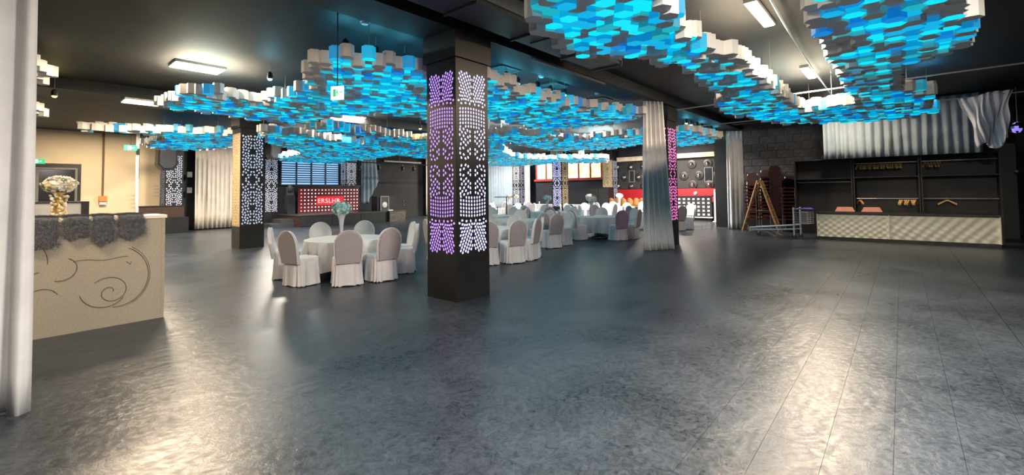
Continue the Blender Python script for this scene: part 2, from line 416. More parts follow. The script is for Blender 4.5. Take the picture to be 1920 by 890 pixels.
column(5.23, 15.62, ['glow_white', 'glow_white', 'glow_gold', 'glow_gold'], 'square column with white dots and a golden side, left behind the fur-topped bar')
column(13.36, 5.54, ['glow_magenta'], 'black column with magenta lit dots beside the tall white curtain')
column(22.4, 15.6, ['glow_gold', 'glow_white', 'glow_blue_white', 'glow_blue_white'], 'far column with lilac and golden dots in front of the red-framed windows')
column(5.35, 25.6, ['glow_white', 'glow_white', 'glow_white', 'glow_white'], 'dotted pilaster beside the hanging loudspeaker and cream drape at the back')
column(9.55, 25.55, ['glow_white', 'glow_white', 'glow_gold', 'glow_gold'], 'dotted pilaster at the left end of the stage under a loudspeaker')
column(14.15, 25.6, ['glow_white'], 'dotted pilaster right of the blinds behind the stage')
column(25.55, 21.5, ['glow_white'], 'dark dotted pilaster beside the light blue drapes')
column(25.55, 13.95, ['glow_white', 'glow_white', 'glow_gold', 'glow_gold'], 'pale dotted pilaster between the windows and the far bar')

# ------------------------------------------------------------------ hexagon clouds
HW = 0.185; HR = HW / math.sqrt(3)
HHT = 0.2
HEXP = [(HR * math.cos(PI / 6 + k * PI / 3), HR * math.sin(PI / 6 + k * PI / 3)) for k in range(6)]
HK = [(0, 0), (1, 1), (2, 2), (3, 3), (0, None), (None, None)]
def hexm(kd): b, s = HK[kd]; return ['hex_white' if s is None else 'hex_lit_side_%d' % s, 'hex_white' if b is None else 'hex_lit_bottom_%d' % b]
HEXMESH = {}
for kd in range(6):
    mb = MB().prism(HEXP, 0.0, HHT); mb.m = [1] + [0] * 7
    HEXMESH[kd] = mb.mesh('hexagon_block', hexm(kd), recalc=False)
ALLM = ['hex_white'] + ['hex_lit_side_%d' % i for i in range(4)] + ['hex_lit_bottom_%d' % i for i in range(4)]
def inside(p, poly):
    x, y = p; r = False; n = len(poly)
    for i in range(n):
        x1, y1 = poly[i]; x2, y2 = poly[(i + 1) % n]
        if (y1 > y) != (y2 > y) and x < (x2 - x1) * (y - y1) / (y2 - y1) + x1: r = not r
    return r
def cloud(pix, z, label, nparts, seed, lit=0.66, holes=(), extra=None):
    rr = random.Random(seed)
    poly = [(at(x, y, z).x, at(x, y, z).y) for x, y in pix] if extra is None else extra
    xs = [p[0] for p in poly]; ys = [p[1] for p in poly]; cells = []
    cx, cy = sum(xs) / len(xs), sum(ys) / len(ys)
    j0 = int(min(ys) / (HR * 1.5)) - 1; j1 = int(max(ys) / (HR * 1.5)) + 2
    i0 = int(min(xs) / HW) - 2; i1 = int(max(xs) / HW) + 2
    for j in range(j0, j1):
        for i in range(i0, i1):
            x = (i + 0.5 * (j % 2)) * HW; y = j * HR * 1.5
            if not inside((x, y), poly): continue
            if any(abs(x - a) < s and abs(y - b) < s for a, b, s in holes): continue
            rim = sum(1 for q in range(6) if inside((x + HW * 1.05 * math.cos(q * PI / 3), y + HW * 1.05 * math.sin(q * PI / 3)), poly)) < 6
            n = math.sin(x * 2.3 + seed) + math.sin(y * 2.9 + seed * 2) + math.sin((x + y) * 1.3) * 0.7
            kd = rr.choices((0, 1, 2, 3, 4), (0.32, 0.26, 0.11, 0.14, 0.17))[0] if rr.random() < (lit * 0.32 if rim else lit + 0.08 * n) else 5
            dz = rr.choice((-0.06, -0.03, 0.0, 0.03, 0.05))
            cells.append((x, y, z + dz, kd))
    cells.sort(key=lambda c: c[0] ** 2 + c[1] ** 2)
    t = thing('hexagon_cloud', label, 'ceiling sculpture', (cx, cy, z), 0, 'hexagon cloud sculptures under the ceiling')
    # carrying frame and steel wires up to the ceiling
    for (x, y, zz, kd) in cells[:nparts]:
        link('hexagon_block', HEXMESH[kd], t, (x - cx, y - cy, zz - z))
    if len(cells) > nparts:
        mb = MB()
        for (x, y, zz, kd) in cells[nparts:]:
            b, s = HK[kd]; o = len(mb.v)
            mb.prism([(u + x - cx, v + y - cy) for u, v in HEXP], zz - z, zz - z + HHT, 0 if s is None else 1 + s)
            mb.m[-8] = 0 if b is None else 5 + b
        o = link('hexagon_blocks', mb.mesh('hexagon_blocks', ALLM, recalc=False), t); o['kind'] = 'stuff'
    hang = cells[::max(1, len(cells) // 14)]
    for (x, y, zz, kd) in hang:
        MB().tube([(x - cx, y - cy, zz - z + 0.18), (x - cx, y - cy, CEIL - z)], 0.004, 4).build('hanging_wire', 'wire_grey', t)
    return t
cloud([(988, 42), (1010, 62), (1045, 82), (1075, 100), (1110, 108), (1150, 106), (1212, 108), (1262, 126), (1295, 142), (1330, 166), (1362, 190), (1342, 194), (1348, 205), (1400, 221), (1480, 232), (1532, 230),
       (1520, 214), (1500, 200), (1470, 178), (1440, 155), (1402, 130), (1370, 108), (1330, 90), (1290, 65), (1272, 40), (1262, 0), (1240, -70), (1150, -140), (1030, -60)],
      3.5, 'long hexagon block cloud lit blue between the duct and the ceiling strip lights', 300, 3)
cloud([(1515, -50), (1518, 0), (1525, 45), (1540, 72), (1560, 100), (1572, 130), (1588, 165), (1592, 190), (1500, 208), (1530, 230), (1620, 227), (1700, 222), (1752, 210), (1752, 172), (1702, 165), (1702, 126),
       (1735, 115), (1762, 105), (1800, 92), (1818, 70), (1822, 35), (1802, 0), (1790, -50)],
      3.5, 'right-hand hexagon block cloud lit blue above the cloakroom counter', 300, 5)
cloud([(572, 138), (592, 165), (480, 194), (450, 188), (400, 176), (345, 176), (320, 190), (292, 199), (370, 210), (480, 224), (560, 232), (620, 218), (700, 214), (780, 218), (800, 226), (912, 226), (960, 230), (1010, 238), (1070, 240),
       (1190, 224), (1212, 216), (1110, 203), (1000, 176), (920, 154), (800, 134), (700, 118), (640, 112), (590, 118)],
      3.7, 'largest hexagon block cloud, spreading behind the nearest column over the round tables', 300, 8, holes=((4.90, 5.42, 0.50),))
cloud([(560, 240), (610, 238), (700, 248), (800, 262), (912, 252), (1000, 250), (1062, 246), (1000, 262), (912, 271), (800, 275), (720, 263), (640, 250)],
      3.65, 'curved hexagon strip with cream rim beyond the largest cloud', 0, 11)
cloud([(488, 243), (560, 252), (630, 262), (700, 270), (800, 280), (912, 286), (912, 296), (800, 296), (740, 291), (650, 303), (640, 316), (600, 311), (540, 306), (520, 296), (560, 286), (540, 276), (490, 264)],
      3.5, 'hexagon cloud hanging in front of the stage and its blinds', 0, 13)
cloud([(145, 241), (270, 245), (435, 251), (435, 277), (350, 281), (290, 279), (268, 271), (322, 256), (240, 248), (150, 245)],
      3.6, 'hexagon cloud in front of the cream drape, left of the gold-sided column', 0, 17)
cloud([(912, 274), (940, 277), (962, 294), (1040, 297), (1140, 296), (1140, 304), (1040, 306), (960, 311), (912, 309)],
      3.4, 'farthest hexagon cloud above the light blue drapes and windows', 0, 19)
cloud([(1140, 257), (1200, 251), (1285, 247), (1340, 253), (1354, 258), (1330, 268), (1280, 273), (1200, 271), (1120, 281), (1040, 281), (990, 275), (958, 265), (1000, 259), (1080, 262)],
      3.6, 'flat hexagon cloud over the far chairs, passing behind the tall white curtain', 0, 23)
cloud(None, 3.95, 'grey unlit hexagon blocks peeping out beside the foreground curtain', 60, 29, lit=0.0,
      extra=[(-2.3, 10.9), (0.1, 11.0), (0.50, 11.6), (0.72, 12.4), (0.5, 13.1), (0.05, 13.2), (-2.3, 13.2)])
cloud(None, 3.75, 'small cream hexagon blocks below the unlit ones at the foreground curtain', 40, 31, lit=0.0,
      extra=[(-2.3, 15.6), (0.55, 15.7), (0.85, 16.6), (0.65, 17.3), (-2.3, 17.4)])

# ------------------------------------------------------------------ ceiling lamps
def panel_lamp(x, y, sx, sy, watts, label, cat='ceiling light', z=CEIL, col=WARM):
    t = thing('ceiling_light', label, cat, (x, y, z), 0, 'warm ceiling lights')
    MB().bb(-sx / 2 - 0.02, sx / 2 + 0.02, -sy / 2 - 0.02, sy / 2 + 0.02, -0.05, -0.001).build('housing', 'lamp_frame', t)
    MB().bb(-sx / 2, sx / 2, -sy / 2, sy / 2, -0.062, -0.05).build('diffuser', 'lamp_warm', t)
    a = area('lamp_light', (0, 0, -0.075), sx, sy, watts, col); a.parent = t
    return t
PWT = 520
panel_lamp(2.75, 11.2, 0.86, 0.55, PWT, 'bright rectangular ceiling panel nearest the foreground curtain')
panel_lamp(2.45, 14.9, 0.75, 0.6, PWT, 'smaller-looking bright ceiling panel above the beige wall', z=4.14)
panel_lamp(2.7, 22.9, 1.25, 0.62, PWT * 0.7, 'made-up ceiling panel hidden above the strip of blue blocks')  # made-up lamp, out of sight, to brighten the beige wall
panel_lamp(-1.3, 0.4, 1.25, 0.62, PWT * 0.28, 'added fill ceiling panel, unseen behind the camera', col=SOFT)  # added unseen fill for the bar front and left curtain
panel_lamp(-0.9, 5.9, 1.25, 0.62, PWT * 0.32, 'added fill ceiling panel, unseen overhead in front of the left bar')  # unseen lamp put in to light bar top, flowers and back counter
panel_lamp(2.8, -1.5, 1.25, 0.62, PWT * 1.75, 'added fill ceiling panel, unseen overhead next to the camera', col=SOFT)  # added unseen fill for the tall curtain, chairs and counter front
SWT = 300
for i, (x, lb) in enumerate(((7.75, 'largest warm strip light between the two blue clouds'), (12.5, 'middle warm strip light between the two blue clouds'), (16.9, 'farthest warm strip light above the cloakroom'),
                             (3.1, 'strip light overhead before the two blue clouds'))):
    panel_lamp(x, 1.57, 1.25, 0.14, SWT * (0.8, 1.5, 0.4, 0.2)[i], lb)
for (x, y, lb) in ((18.7, 10.4, 'bright lamp between two clouds beyond the tall white curtain'), (13.3, 11.2, 'ceiling lamp above the second row of tables'), (23.6, 9.6, 'ceiling lamp in front of the far bar'),
                   (18.5, 18.5, 'ceiling lamp above the farthest tables'), (8.8, 16.0, 'ceiling lamp above the open dance floor'), (8.3, 21.0, 'ceiling lamp before the stage'), (22.5, 22.0, 'ceiling lamp near the light blue drapes'),
                   (8.0, 14.6, 'ceiling lamp behind the largest cloud')):
    if (x, y) == (8.8, 16.0): continue
    panel_lamp(x, y, 1.25, 0.4, PWT * (0.8 if x > 23 else 3.0 if y < 12 else 1.2), lb, col=SOFT)

for i, (x, y, sz) in enumerate(((940, 131, 0.6), (1035, 161, 0.6), (1123, 187, 0.6))):
    p = at(x, y, CEIL)
    t = thing('ceiling_vent', ('grille nearest the purple column', 'middle vent', 'farthest vent')[i] + ' of the three square ceiling vents right of the purple column', 'ceiling vent', (p.x, p.y, CEIL), 0, 'square ceiling vents')
    for s_ in (-1, 1):
        MB().bb(-sz / 2, sz / 2, s_ * sz / 2 - 0.03, s_ * sz / 2 + 0.03, -0.03, -0.001).build('frame_bar', 'duct_grey', t); MB().bb(s_ * sz / 2 - 0.03, s_ * sz / 2 + 0.03, -sz / 2 + 0.03, sz / 2 - 0.03, -0.03, -0.001).build('frame_bar', 'duct_grey', t)
    for q in range(6): MB().bb(-sz / 2 + 0.03, sz / 2 - 0.03, -0.22 + q * 0.088 - 0.02, -0.22 + q * 0.088 + 0.02, -0.025, -0.004).build('louvre', 'duct_grey', t)
for i, (x, y) in enumerate(((684, 42), (1015, 143), (1119, 175))):
    p = at(x, y, CEIL - 0.02)
    t = thing('smoke_detector', ('detector left of the purple column', 'detector between the ceiling vents', 'detector above the farthest ceiling vent')[i] + ', small white and round', 'smoke detector', (p.x, p.y, CEIL), 0, 'white ceiling detectors')
    MB().lathe([(0.03, -0.06), (0.055, -0.05), (0.06, -0.025)], 12).build('cap', 'white_plastic', t, smooth=40); MB().lathe([(0.06, -0.025), (0.075, -0.02), (0.075, -0.001)], 12).build('base', 'white_plastic', t, smooth=40)
def bulb(px, py, z, m, label, light=None, chain=True):
    p = at(px, py, z)
    t = thing('spot_lamp', label, 'spotlight', p, 0, 'small coloured spotlights above the clouds')
    MB().lathe([(0.012, 0.16), (0.05, 0.13), (0.06, 0.03), (0.055, 0.0)], 10).build('housing', 'black_paint', t)
    MB().lathe([(0.001, -0.035), (0.035, -0.025), (0.05, 0.0), (0.001, 0.002)], 10).build('lens', m, t)
    MB().tube([(0, 0, 0.15), (0, 0, CEIL - z)], 0.006, 5).build('stem', 'wire_grey', t)
    if light:
        d = bpy.data.lights.new('spot_glow', 'POINT'); d.energy = light[0]; d.color = light[1]; d.shadow_soft_size = 0.06
        o = bpy.data.objects.new('spot_glow', d); C.objects.link(o); o.parent = t; o.location = (0, 0, -0.07)
CY = (0.15, 0.75, 1.0)
for i, (x, y, lb) in enumerate(((648, 90, 'leftmost of three cyan spots over the raised cloud edge'), (705, 103, 'middle of three cyan spots over the raised cloud edge'), (759, 117, 'cyan spot nearest the purple column, over the cloud edge'),
                                (506, 148, 'single cyan spot above the notch in the large cloud'), (949, 147, 'first cyan spot right of the purple column'), (971, 157, 'second cyan spot right of the purple column'),
                                (1008, 164, 'third cyan spot right of the purple column'), (1032, 172, 'fourth cyan spot right of the purple column'), (1059, 178, 'fifth cyan spot right of the purple column'))):
    bulb(x, y, 4.08, 'cyan_lamp', lb, (7, CY))
for i, x in enumerate((1287, 1296, 1307, 1316, 1325, 1334, 1342)):
    bulb(x, 231 + i * 2.6, 4.0, 'cyan_lamp', '%s cyan spot in the curved row beyond the magenta column' % ('first', 'second', 'third', 'fourth', 'fifth', 'sixth', 'seventh')[i], (4, CY) if i % 3 == 0 else None)
bulb(1738, 165, 3.95, 'cyan_lamp', 'blue glowing lamp hanging at the end of the right-hand cloud', (14, (0.1, 0.5, 1)))
bulb(102, 180, 3.95, 'yellow_lamp', 'yellow spot shining beside the foreground curtain', (4, (1, 0.8, 0.2)))
bulb(788, 241, 3.98, 'yellow_lamp', 'yellow spot shining left of the purple column', (4, (1, 0.8, 0.2)))

# rails, cables and ducts below the ceiling
def rail(name, p0, p1, r, label, cat='rail', m='wire_grey', n=6):
    return one(name, MB().tube([p0, p1], r, n), m, label, cat, smooth=40)
rail('curtain_rail', (13.0, 4.9, 3.98), (13.0, -2.69, 4.02), 0.018, 'grey curtain rail crossing below the clouds from the tall white curtain to the right wall')
rail('curtain_rail', (17.0, 5.6, 3.98), (17.0, -2.69, 4.02), 0.016, 'second curtain rail carrying the bunched white curtain at the right')
rail('curtain_rail', (19.6, 5.95, 4.12), (26.0 - 0.02, 5.95, 4.12), 0.015, 'short curtain rail behind the white curtain by the wooden ladder')
pts = []
for k in range(25):
    t_ = k / 24; p = at(1440 + (1565 - 1440) * t_, -10 + 195 * t_ + 10 * math.sin(t_ * PI), 4.28); pts.append(p)
one('power_cable', MB().tube(pts, 0.018, 6), 'white_plastic', 'pale cable running beside the ceiling strip lights', 'cable', smooth=60)

# ------------------------------------------------------------------ curtains
def curtain(name, p0, p1, z0, z1, folds, amp, m, label, group=None, bot=1.0, sway=0.0, hem=0.0, nu=None, nv=14, seed=0, top_w=1.0):
    p0, p1 = Vector((*p0, 0)), Vector((*p1, 0)); mid = (p0 + p1) / 2; d = p1 - p0; n = Vector((-d.y, d.x, 0)).normalized(); rr = random.Random(seed)
    ph = [rr.uniform(0.7, 1.3) for _ in range(folds + 2)]
    nu = nu or folds * 8
    def fn(u, v):
        z = z1 + (z0 - z1) * v
        wd = top_w + (bot - top_w) * v
        a = amp * (0.6 + 0.5 * v) * ph[min(int(u * folds), folds)]
        off = a * math.sin(u * folds * 2 * PI) + 0.3 * a * math.sin(u * folds * 5.1 + v * 3 + seed)
        q = mid + d * ((u - 0.5) * wd) + n * off + d.normalized() * (0.25 * a * math.sin(u * folds * 4 * PI + 1.2) + sway * v * v)
        if v > 0.99: z += hem * math.sin(u * 7 + seed)
        return (q.x, q.y, z)
    mb = MB().grid(fn, nu, nv)
    o = one(name, mb, m, label, 'curtain', group, smooth=75)
    s = o.modifiers.new('thickness', 'SOLIDIFY'); s.thickness = 0.006
    return o
a_ = cd(-3.73, 3.50); b_ = cd(-5.3, 3.05)
curtain('curtain', (a_.x, a_.y), (b_.x, b_.y), 0.01, 4.34, 7, 0.045, 'sheer_curtain', 'large pale curtain close in the left foreground', nu=90, seed=2, bot=1.02, top_w=0.99)
curtain('curtain', tuple(at(1212, 470).xy), tuple((at(1212, 470) * 0.42 + at(1274, 466) * 0.58).xy), 0.01, 4.1, 5, 0.07, 'sheer_curtain', 'tall white curtain tied before the magenta-lit column', bot=1.55, top_w=1.0, sway=0.12, seed=4)
curtain('curtain', tuple(at(1366, 430).xy), tuple(at(1397, 430).xy), 0.01, 4.02, 4, 0.07, 'sheer_curtain', 'white curtain standing left of the wooden ladder', bot=1.0, seed=5)
curtain('curtain', (18.62, 2.0), (18.62, -1.8), 2.62, 4.36, 17, 0.045, 'blue_curtain', 'pleated short curtain above the cloakroom shelves', seed=6, nv=5)
curtain('curtain', (6.2, 25.45), (8.3, 25.45), 0.05, 4.2, 11, 0.06, 'cream_curtain', 'wide cream drape behind the gold-sided column', seed=7, nv=6)
curtain('curtain', (8.48, 25.4), (8.75, 25.4), 0.05, 4.2, 2, 0.05, 'cream_curtain', 'narrow cream drape right of the gold-sided column', seed=8, nv=6)
curtain('curtain', (3.86, 24.6), (3.98, 24.6), 0.03, 4.38, 2, 0.04, 'sheer_curtain', 'narrow white drape on the beige wall under the exit sign', seed=9, nv=6)
curtain('curtain', (20.0, 25.5), (20.9, 25.4), 0.05, 4.2, 3, 0.06, 'cream_curtain', 'cream drape just left of the nearest column at the far wall', seed=10, nv=6)
curtain('curtain', (25.6, 25.4), (25.6, 22.2), 0.03, 4.38, 12, 0.06, 'blue_curtain', 'light blue drapes at the far corner behind the tables', seed=11, nv=6)
curtain('curtain', (25.6, 21.05), (25.6, 20.5), 0.03, 4.38, 3, 0.05, 'sheer_curtain', 'slim lilac-white drape left of the red-framed windows', seed=12, nv=6)
# gathered stage curtain pulled to one side
def gathered(u, v):
    x = 14.72 + (u - 0.0) * (0.95 + 0.25 * v) ; z = 4.38 - v * (4.38 - 1.0) if u < 0.45 else 4.38 - v * (1.98 + 1.1 * (1 - u) / 0.55)
    return (x, 25.05 + 0.06 * math.sin(u * 26 + v * 2), z)
o = one('curtain', MB().grid(gathered, 48, 16), 'blue_curtain', 'pale blue stage curtain pulled aside above the stage loudspeaker', 'curtain', smooth=75)
o.modifiers.new('thickness', 'SOLIDIFY').thickness = 0.006
# bunched curtain on the second rail
def bunch(u, v):
    y = -1.22 - u * 1.0; yc = -1.75
    wdt = 1.0 - 0.42 * math.sin(min(1, v * 1.15) * PI / 2)
    y = yc + (y - yc) * wdt - 0.1 * v
    top = 4.0 + 0.1 * math.sin(min(1, max(0, (u - 0.25) * 2)) * PI / 2)
    return (16.95 + 0.05 * math.sin(u * 40 + 3 * v) + 0.10 * math.sin(u * 9 + v * 4) * (0.3 + v), y + 0.03 * math.sin(v * 9 + u * 12), top - v * (1.35 - 0.12 * math.sin(u * 8)))
o = one('curtain', MB().grid(bunch, 70, 18), 'sheer_curtain', 'bunched white curtain flung over the rail at the far right', 'curtain', smooth=75)
o.modifiers.new('thickness', 'SOLIDIFY').thickness = 0.006

# ------------------------------------------------------------------ covered chairs and round tables
def chair_parts():
    wd, dp = 0.235, 0.23
    prof = []                                    # back outline, z up
    n = 12
    pts = [(-0.205, 0.40), (-0.225, 0.60), (-0.232, 0.74)]
    for k in range(n + 1):
        a = PI - PI * k / n; pts.append((0.228 * math.cos(a), 0.755 + 0.225 * math.sin(a)))
    pts += [(0.232, 0.74), (0.225, 0.60), (0.205, 0.40)]
    def fmap(u, v, w_): return (u, -0.215 - 0.16 * (v - 0.42) + w_ * 1.0 + 0.04 * math.cos(u * 5) - 0.04, v)
    bm = bmesh.new()
    mb = MB(); N = len(pts)
    layers = [(-0.012, 0.93), (-0.03, 0.985), (-0.03, 1.0), (0.025, 1.0), (0.03, 0.985), (0.012, 0.93)]
    rings = []
    for off, sc in layers:
        rings.append([fmap(u * sc, 0.42 + (v - 0.42) * (1 - (1 - sc) * 0.5), off) for u, v in pts])
    vs = [p for r in rings for p in r]; fs = []
    for i in range(len(layers) - 1):
        for k in range(N): fs.append((i * N + k, i * N + (k + 1) % N, (i + 1) * N + (k + 1) % N, (i + 1) * N + k))
    fs.append(tuple(range(N))[::-1]); fs.append(tuple(range((len(layers) - 1) * N, len(layers) * N)))
    mb.add(vs, fs); back = mb.mesh('back_cover', 'chair_cloth', smooth=50)
    piping = MB().tube([fmap(u * 1.01, 0.42 + (v - 0.42) * 1.005, -0.028) for u, v in pts], 0.008, 5).mesh('piping', 'white_cloth', smooth=60)
    def ring(z, s, pleat, rz=0.06):
        out = []; m = 96
        for k in range(m):
            a = 2 * PI * k / m; c, q = math.cos(a), math.sin(a); e = 0.22
            x = wd * s * math.copysign(abs(c) ** (2 * e), c); y = dp * s * math.copysign(abs(q) ** (2 * e), q)
            f = 1 + pleat * (math.sin(k * 2 * PI * 16 / m) + 0.5 * math.sin(k * 0.7 + 1))
            out.append((x * f, y * f, z + (0.008 * math.sin(k * 0.9) if z < 0.1 else 0)))
        return out
    rs = [ring(0.435, 0.985, 0.0), ring(0.42, 0.995, 0.006), ring(0.30, 1.01, 0.035), ring(0.15, 1.03, 0.055), ring(0.015, 1.06, 0.07)]
    m = 96; mb = MB()
    mb.add([p for r in rs for p in r], [(i * m + k, i * m + (k + 1) % m, (i + 1) * m + (k + 1) % m, (i + 1) * m + k) for i in range(4) for k in range(m)])
    skirt = mb.mesh('pleated_skirt', 'chair_cloth', smooth=70)
    rs = [ring(0.43, 0.99, 0), ring(0.47, 1.0, 0), ring(0.492, 0.96, 0), ring(0.50, 0.8, 0), ring(0.505, 0.4, 0)]
    mb = MB(); mb.add([p for r in rs for p in r], [(i * m + k, i * m + (k + 1) % m, (i + 1) * m + (k + 1) % m, (i + 1) * m + k) for i in range(4) for k in range(m)] + [tuple(range(4 * m, 5 * m))])
    seat = mb.mesh('seat_cover', 'white_cloth', smooth=50)
    leg = MB().tube([(0, 0, 0), (0, 0, 0.43)], [0.012, 0.014], 6).mesh('leg', 'steel')
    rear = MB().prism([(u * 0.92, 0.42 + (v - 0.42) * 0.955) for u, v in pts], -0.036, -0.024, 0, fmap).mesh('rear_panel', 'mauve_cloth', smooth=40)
    return back, piping, skirt, seat, leg, rear
BACK, PIPING, SKIRT, SEAT, LEG, REAR = chair_parts()
def chair(x, y, rz, label):
    t = thing('covered_chair', label, 'chair', (x, y, 0), rz, 'white covered banquet chairs'); t.scale = (1.03, 1.0, 1.02)
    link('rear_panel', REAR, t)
    b = link('back_cover', BACK, t); link('piping', PIPING, b); link('pleated_skirt', SKIRT, t); link('seat_cover', SEAT, t)
    for sx in (-1, 1):
        for sy in (-1, 1): link('leg', LEG, t, (sx * 0.18, sy * 0.17, 0))
    return t
def cloth_mesh(r, seed):
    rr = random.Random(seed); m = 120; lv = [0, 0.015, 0.06, 0.2, 0.4, 0.62]; vs = [(0, 0, 0.735)]; fs = []
    rings = [[(r * s * math.cos(2 * PI * k / m), r * s * math.sin(2 * PI * k / m), 0.735) for k in range(m)] for s in (0.5, 0.97)]
    ph = rr.uniform(0, 6)
    for d in lv:
        row = []
        for k in range(m):
            a = 2 * PI * k / m
            sq = 0.10 * (0.5 + 0.5 * math.cos(4 * a + ph))
            fold = (math.sin(18 * a + ph) + 0.6 * math.sin(11 * a)) * 0.055 * min(1, d / 0.4)
            rad = r * 1.0 + fold + 0.03 * d; z = 0.73 - d * (0.82 + 1.1 * sq)
            row.append((rad * math.cos(a), rad * math.sin(a), max(0.015, z)))
        rings.append(row)
    for row in rings: vs += row
    for k in range(m): fs.append((0, 1 + k, 1 + (k + 1) % m))
    for i in range(len(rings) - 1):
        for k in range(m):
            k2 = (k + 1) % m; fs.append((1 + i * m + k, 1 + (i + 1) * m + k, 1 + (i + 1) * m + k2, 1 + i * m + k2))
    return MB().add(vs, fs).mesh('tablecloth', 'white_cloth', smooth=60)
CLOTHS = [cloth_mesh(0.82, s) for s in range(3)]
TOP = MB().lathe([(0.79, 0.70), (0.80, 0.705), (0.80, 0.725), (0.79, 0.728)], 32).mesh('tabletop', 'dark_wood')
PED = MB().lathe([(0.28, 0.0), (0.28, 0.03), (0.05, 0.06), (0.045, 0.66), (0.2, 0.70)], 14).mesh('pedestal', 'steel')
SIDES = {0: 'right', 45: 'far right', 90: 'far', 135: 'far left', 180: 'left', 225: 'near left', 270: 'near', 315: 'near right'}
def head(seed, r, mats, sq=0.72, n=90, leaf=True):
    rr = random.Random(seed); mb = MB()
    mb.ball((0, 0, 0), r * 0.72, 10, 0, sq)
    for k in range(n):
        v = Vector((rr.gauss(0, 1), rr.gauss(0, 1), rr.gauss(0.15, 1))).normalized(); p = Vector((v.x, v.y, v.z * sq)) * r * rr.uniform(0.76, 0.95)
        mi = rr.choices(range(len(mats)), [6, 2, 1][:len(mats)])[0]
        a = v.cross(Vector((0.3, 0.9, 0.2))).normalized(); b = v.cross(a); s = r * rr.uniform(0.14, 0.23)
        for q in range(5):
            an = 2 * PI * q / 5 + k; d1 = a * math.cos(an) + b * math.sin(an); d2 = a * math.cos(an + 0.6) + b * math.sin(an + 0.6); d0 = a * math.cos(an - 0.6) + b * math.sin(an - 0.6)
            mb.add([p, p + d0 * s * 0.8 + v * s * 0.25, p + d1 * s * 1.05 + v * s * 0.4, p + d2 * s * 0.8 + v * s * 0.25], [(0, 1, 2, 3)], mi)
    return mb.mesh('flower_head', mats, recalc=False)
HEADS = {'white': head(1, 0.21, ['flower_white', 'flower_teal', 'leaf_green']), 'teal': head(2, 0.21, ['flower_teal', 'flower_white', 'leaf_green']),
         'cream': head(3, 0.19, ['flower_white', 'flower_yellow', 'leaf_green'])}
VASE = MB().lathe([(0.075, 0.0), (0.08, 0.012), (0.035, 0.03), (0.03, 0.10), (0.036, 0.22), (0.05, 0.36), (0.085, 0.47), (0.115, 0.52)], 16).mesh('vase', 'frosted_glass', smooth=50)
def bouquet(x, y, z, kind, label, s=1.0):
    t = thing('flower_vase', label, 'flower vase', (x, y, z), 0, 'tall flower centrepieces')
    t.scale = (s, s, s)
    link('vase', VASE, t); h = link('flower_head', HEADS[kind], t, (0, 0, 0.61)); h['kind'] = 'stuff'
    return t
def table(x, y, desc, angs, seed, rad=1.15, vase=None, frame_dep=True):
    t = thing('banquet_table', 'round table under the cloth, %s' % desc, 'table', (x, y, 0), seed * 0.7, 'round banquet tables')
    link('tabletop', TOP, t); link('pedestal', PED, t)
    c = link('tablecloth', CLOTHS[seed % 3], None, (x, y, 0), seed * 1.3); tag(c, 'white cloth over the round table %s' % desc, 'tablecloth', 'white round tablecloths')
    used = {}
    for a in angs:
        lat, dep = math.cos(R(a)) * rad, math.sin(R(a)) * rad
        p = rt * lat + fw * dep
        q = -p.normalized(); rz = math.atan2(-q.x, q.y) + rnd.uniform(-0.12, 0.12)
        s = SIDES[int(((a + 22.5) % 360) // 45) * 45]
        used[s] = used.get(s, 0) + 1
        pre = {1: '', 2: 'second chair, ', 3: 'third chair, '}[used[s]]
        chair(x + p.x, y + p.y, rz, '%s white covered chair at the %s of the table %s' % (('a', 'another', 'a third')[used[s] - 1], s, desc))
    if vase: bouquet(x + vase[2], y + vase[3], 0.736, vase[0], vase[1])
p = cd(-3.42, 9.3)
table(p.x, p.y, 'left of the nearest column', (196, 246, 290, 323, 8, 35, 95, 135), 0, 1.12, vase=('teal', 'tall glass vase of teal-white flowers on the round table left of the nearest column', -0.02, 0.2))
p = cd(-0.72, 11.5)
table(p.x, p.y, 'right of the nearest column', (276, 306, 332, 355, 60, 100, 145, 200), 1, 1.18, vase=('teal', 'teal flower vase just right of the nearest column', 0, 0.5))
p = cd(0.05, 14.7)
table(p.x, p.y, 'second beside the column', (308, 345, 30, 80, 130, 180, 232), 10, 1.15)
p = cd(3.08, 16.0)
table(p.x, p.y, 'midway to the tall curtain', (191, 222, 291, 325, 20, 75, 120), 2, 1.15, vase=('white', 'round white flower vase on the table between column and tall curtain', 0, 0.3))
for (x, y, d, an, sd, v) in ((18.6, 7.9, 'behind the tall white curtain', (170, 200, 245, 290, 340, 80), 3, None),
                             (12.6, 12.1, 'behind the nearest column', (10, 50, 90, 320, 345, 225), 4, None),
                             (16.2, 12.0, 'with the white flower ball', (0, 45, 90, 135, 180, 225, 270, 315), 5, ('white', 'white flower ball on the second-row table below the light blue drapes', 0, 0)),
                             (19.6, 11.9, 'before the dark window wall', (0, 45, 90, 135, 180, 225, 270, 315), 6, ('cream', 'cream flower ball on the second-row table before the dark window wall', 0, 0)),
                             (18.4, 16.2, 'in the back row', (20, 70, 135, 180, 225, 270, 320), 7, ('cream', 'small cream flower ball in the back row near the drapes', 0, 0)),
                             (21.8, 18.6, 'left of the far column', (0, 60, 120, 180, 240, 300), 8, ('cream', 'small flower ball left of the far lilac-dotted column', 0, 0)),
                             (22.8, 11.9, 'nearest the bar stools', (20, 90, 160, 200, 270, 320), 9, ('white', 'white flower ball in front of the black cabinet by the bar stools', 0, 0))):
    table(x, y, d, an, sd, vase=v)
p = cd(1.52, 13.85); q = Vector((-1, 0.2, 0)); chair(p.x, p.y, math.atan2(1, 0.2), 'single white covered chair between the second and third table, seat to the left')
p = at(1287, 424); chair(p.x, p.y, R(70), 'lone white covered chair right of the magenta column')
p = cd(1.13, 13.2); chair(p.x, p.y, R(-20), 'white covered chair with its back to us between second and third table')

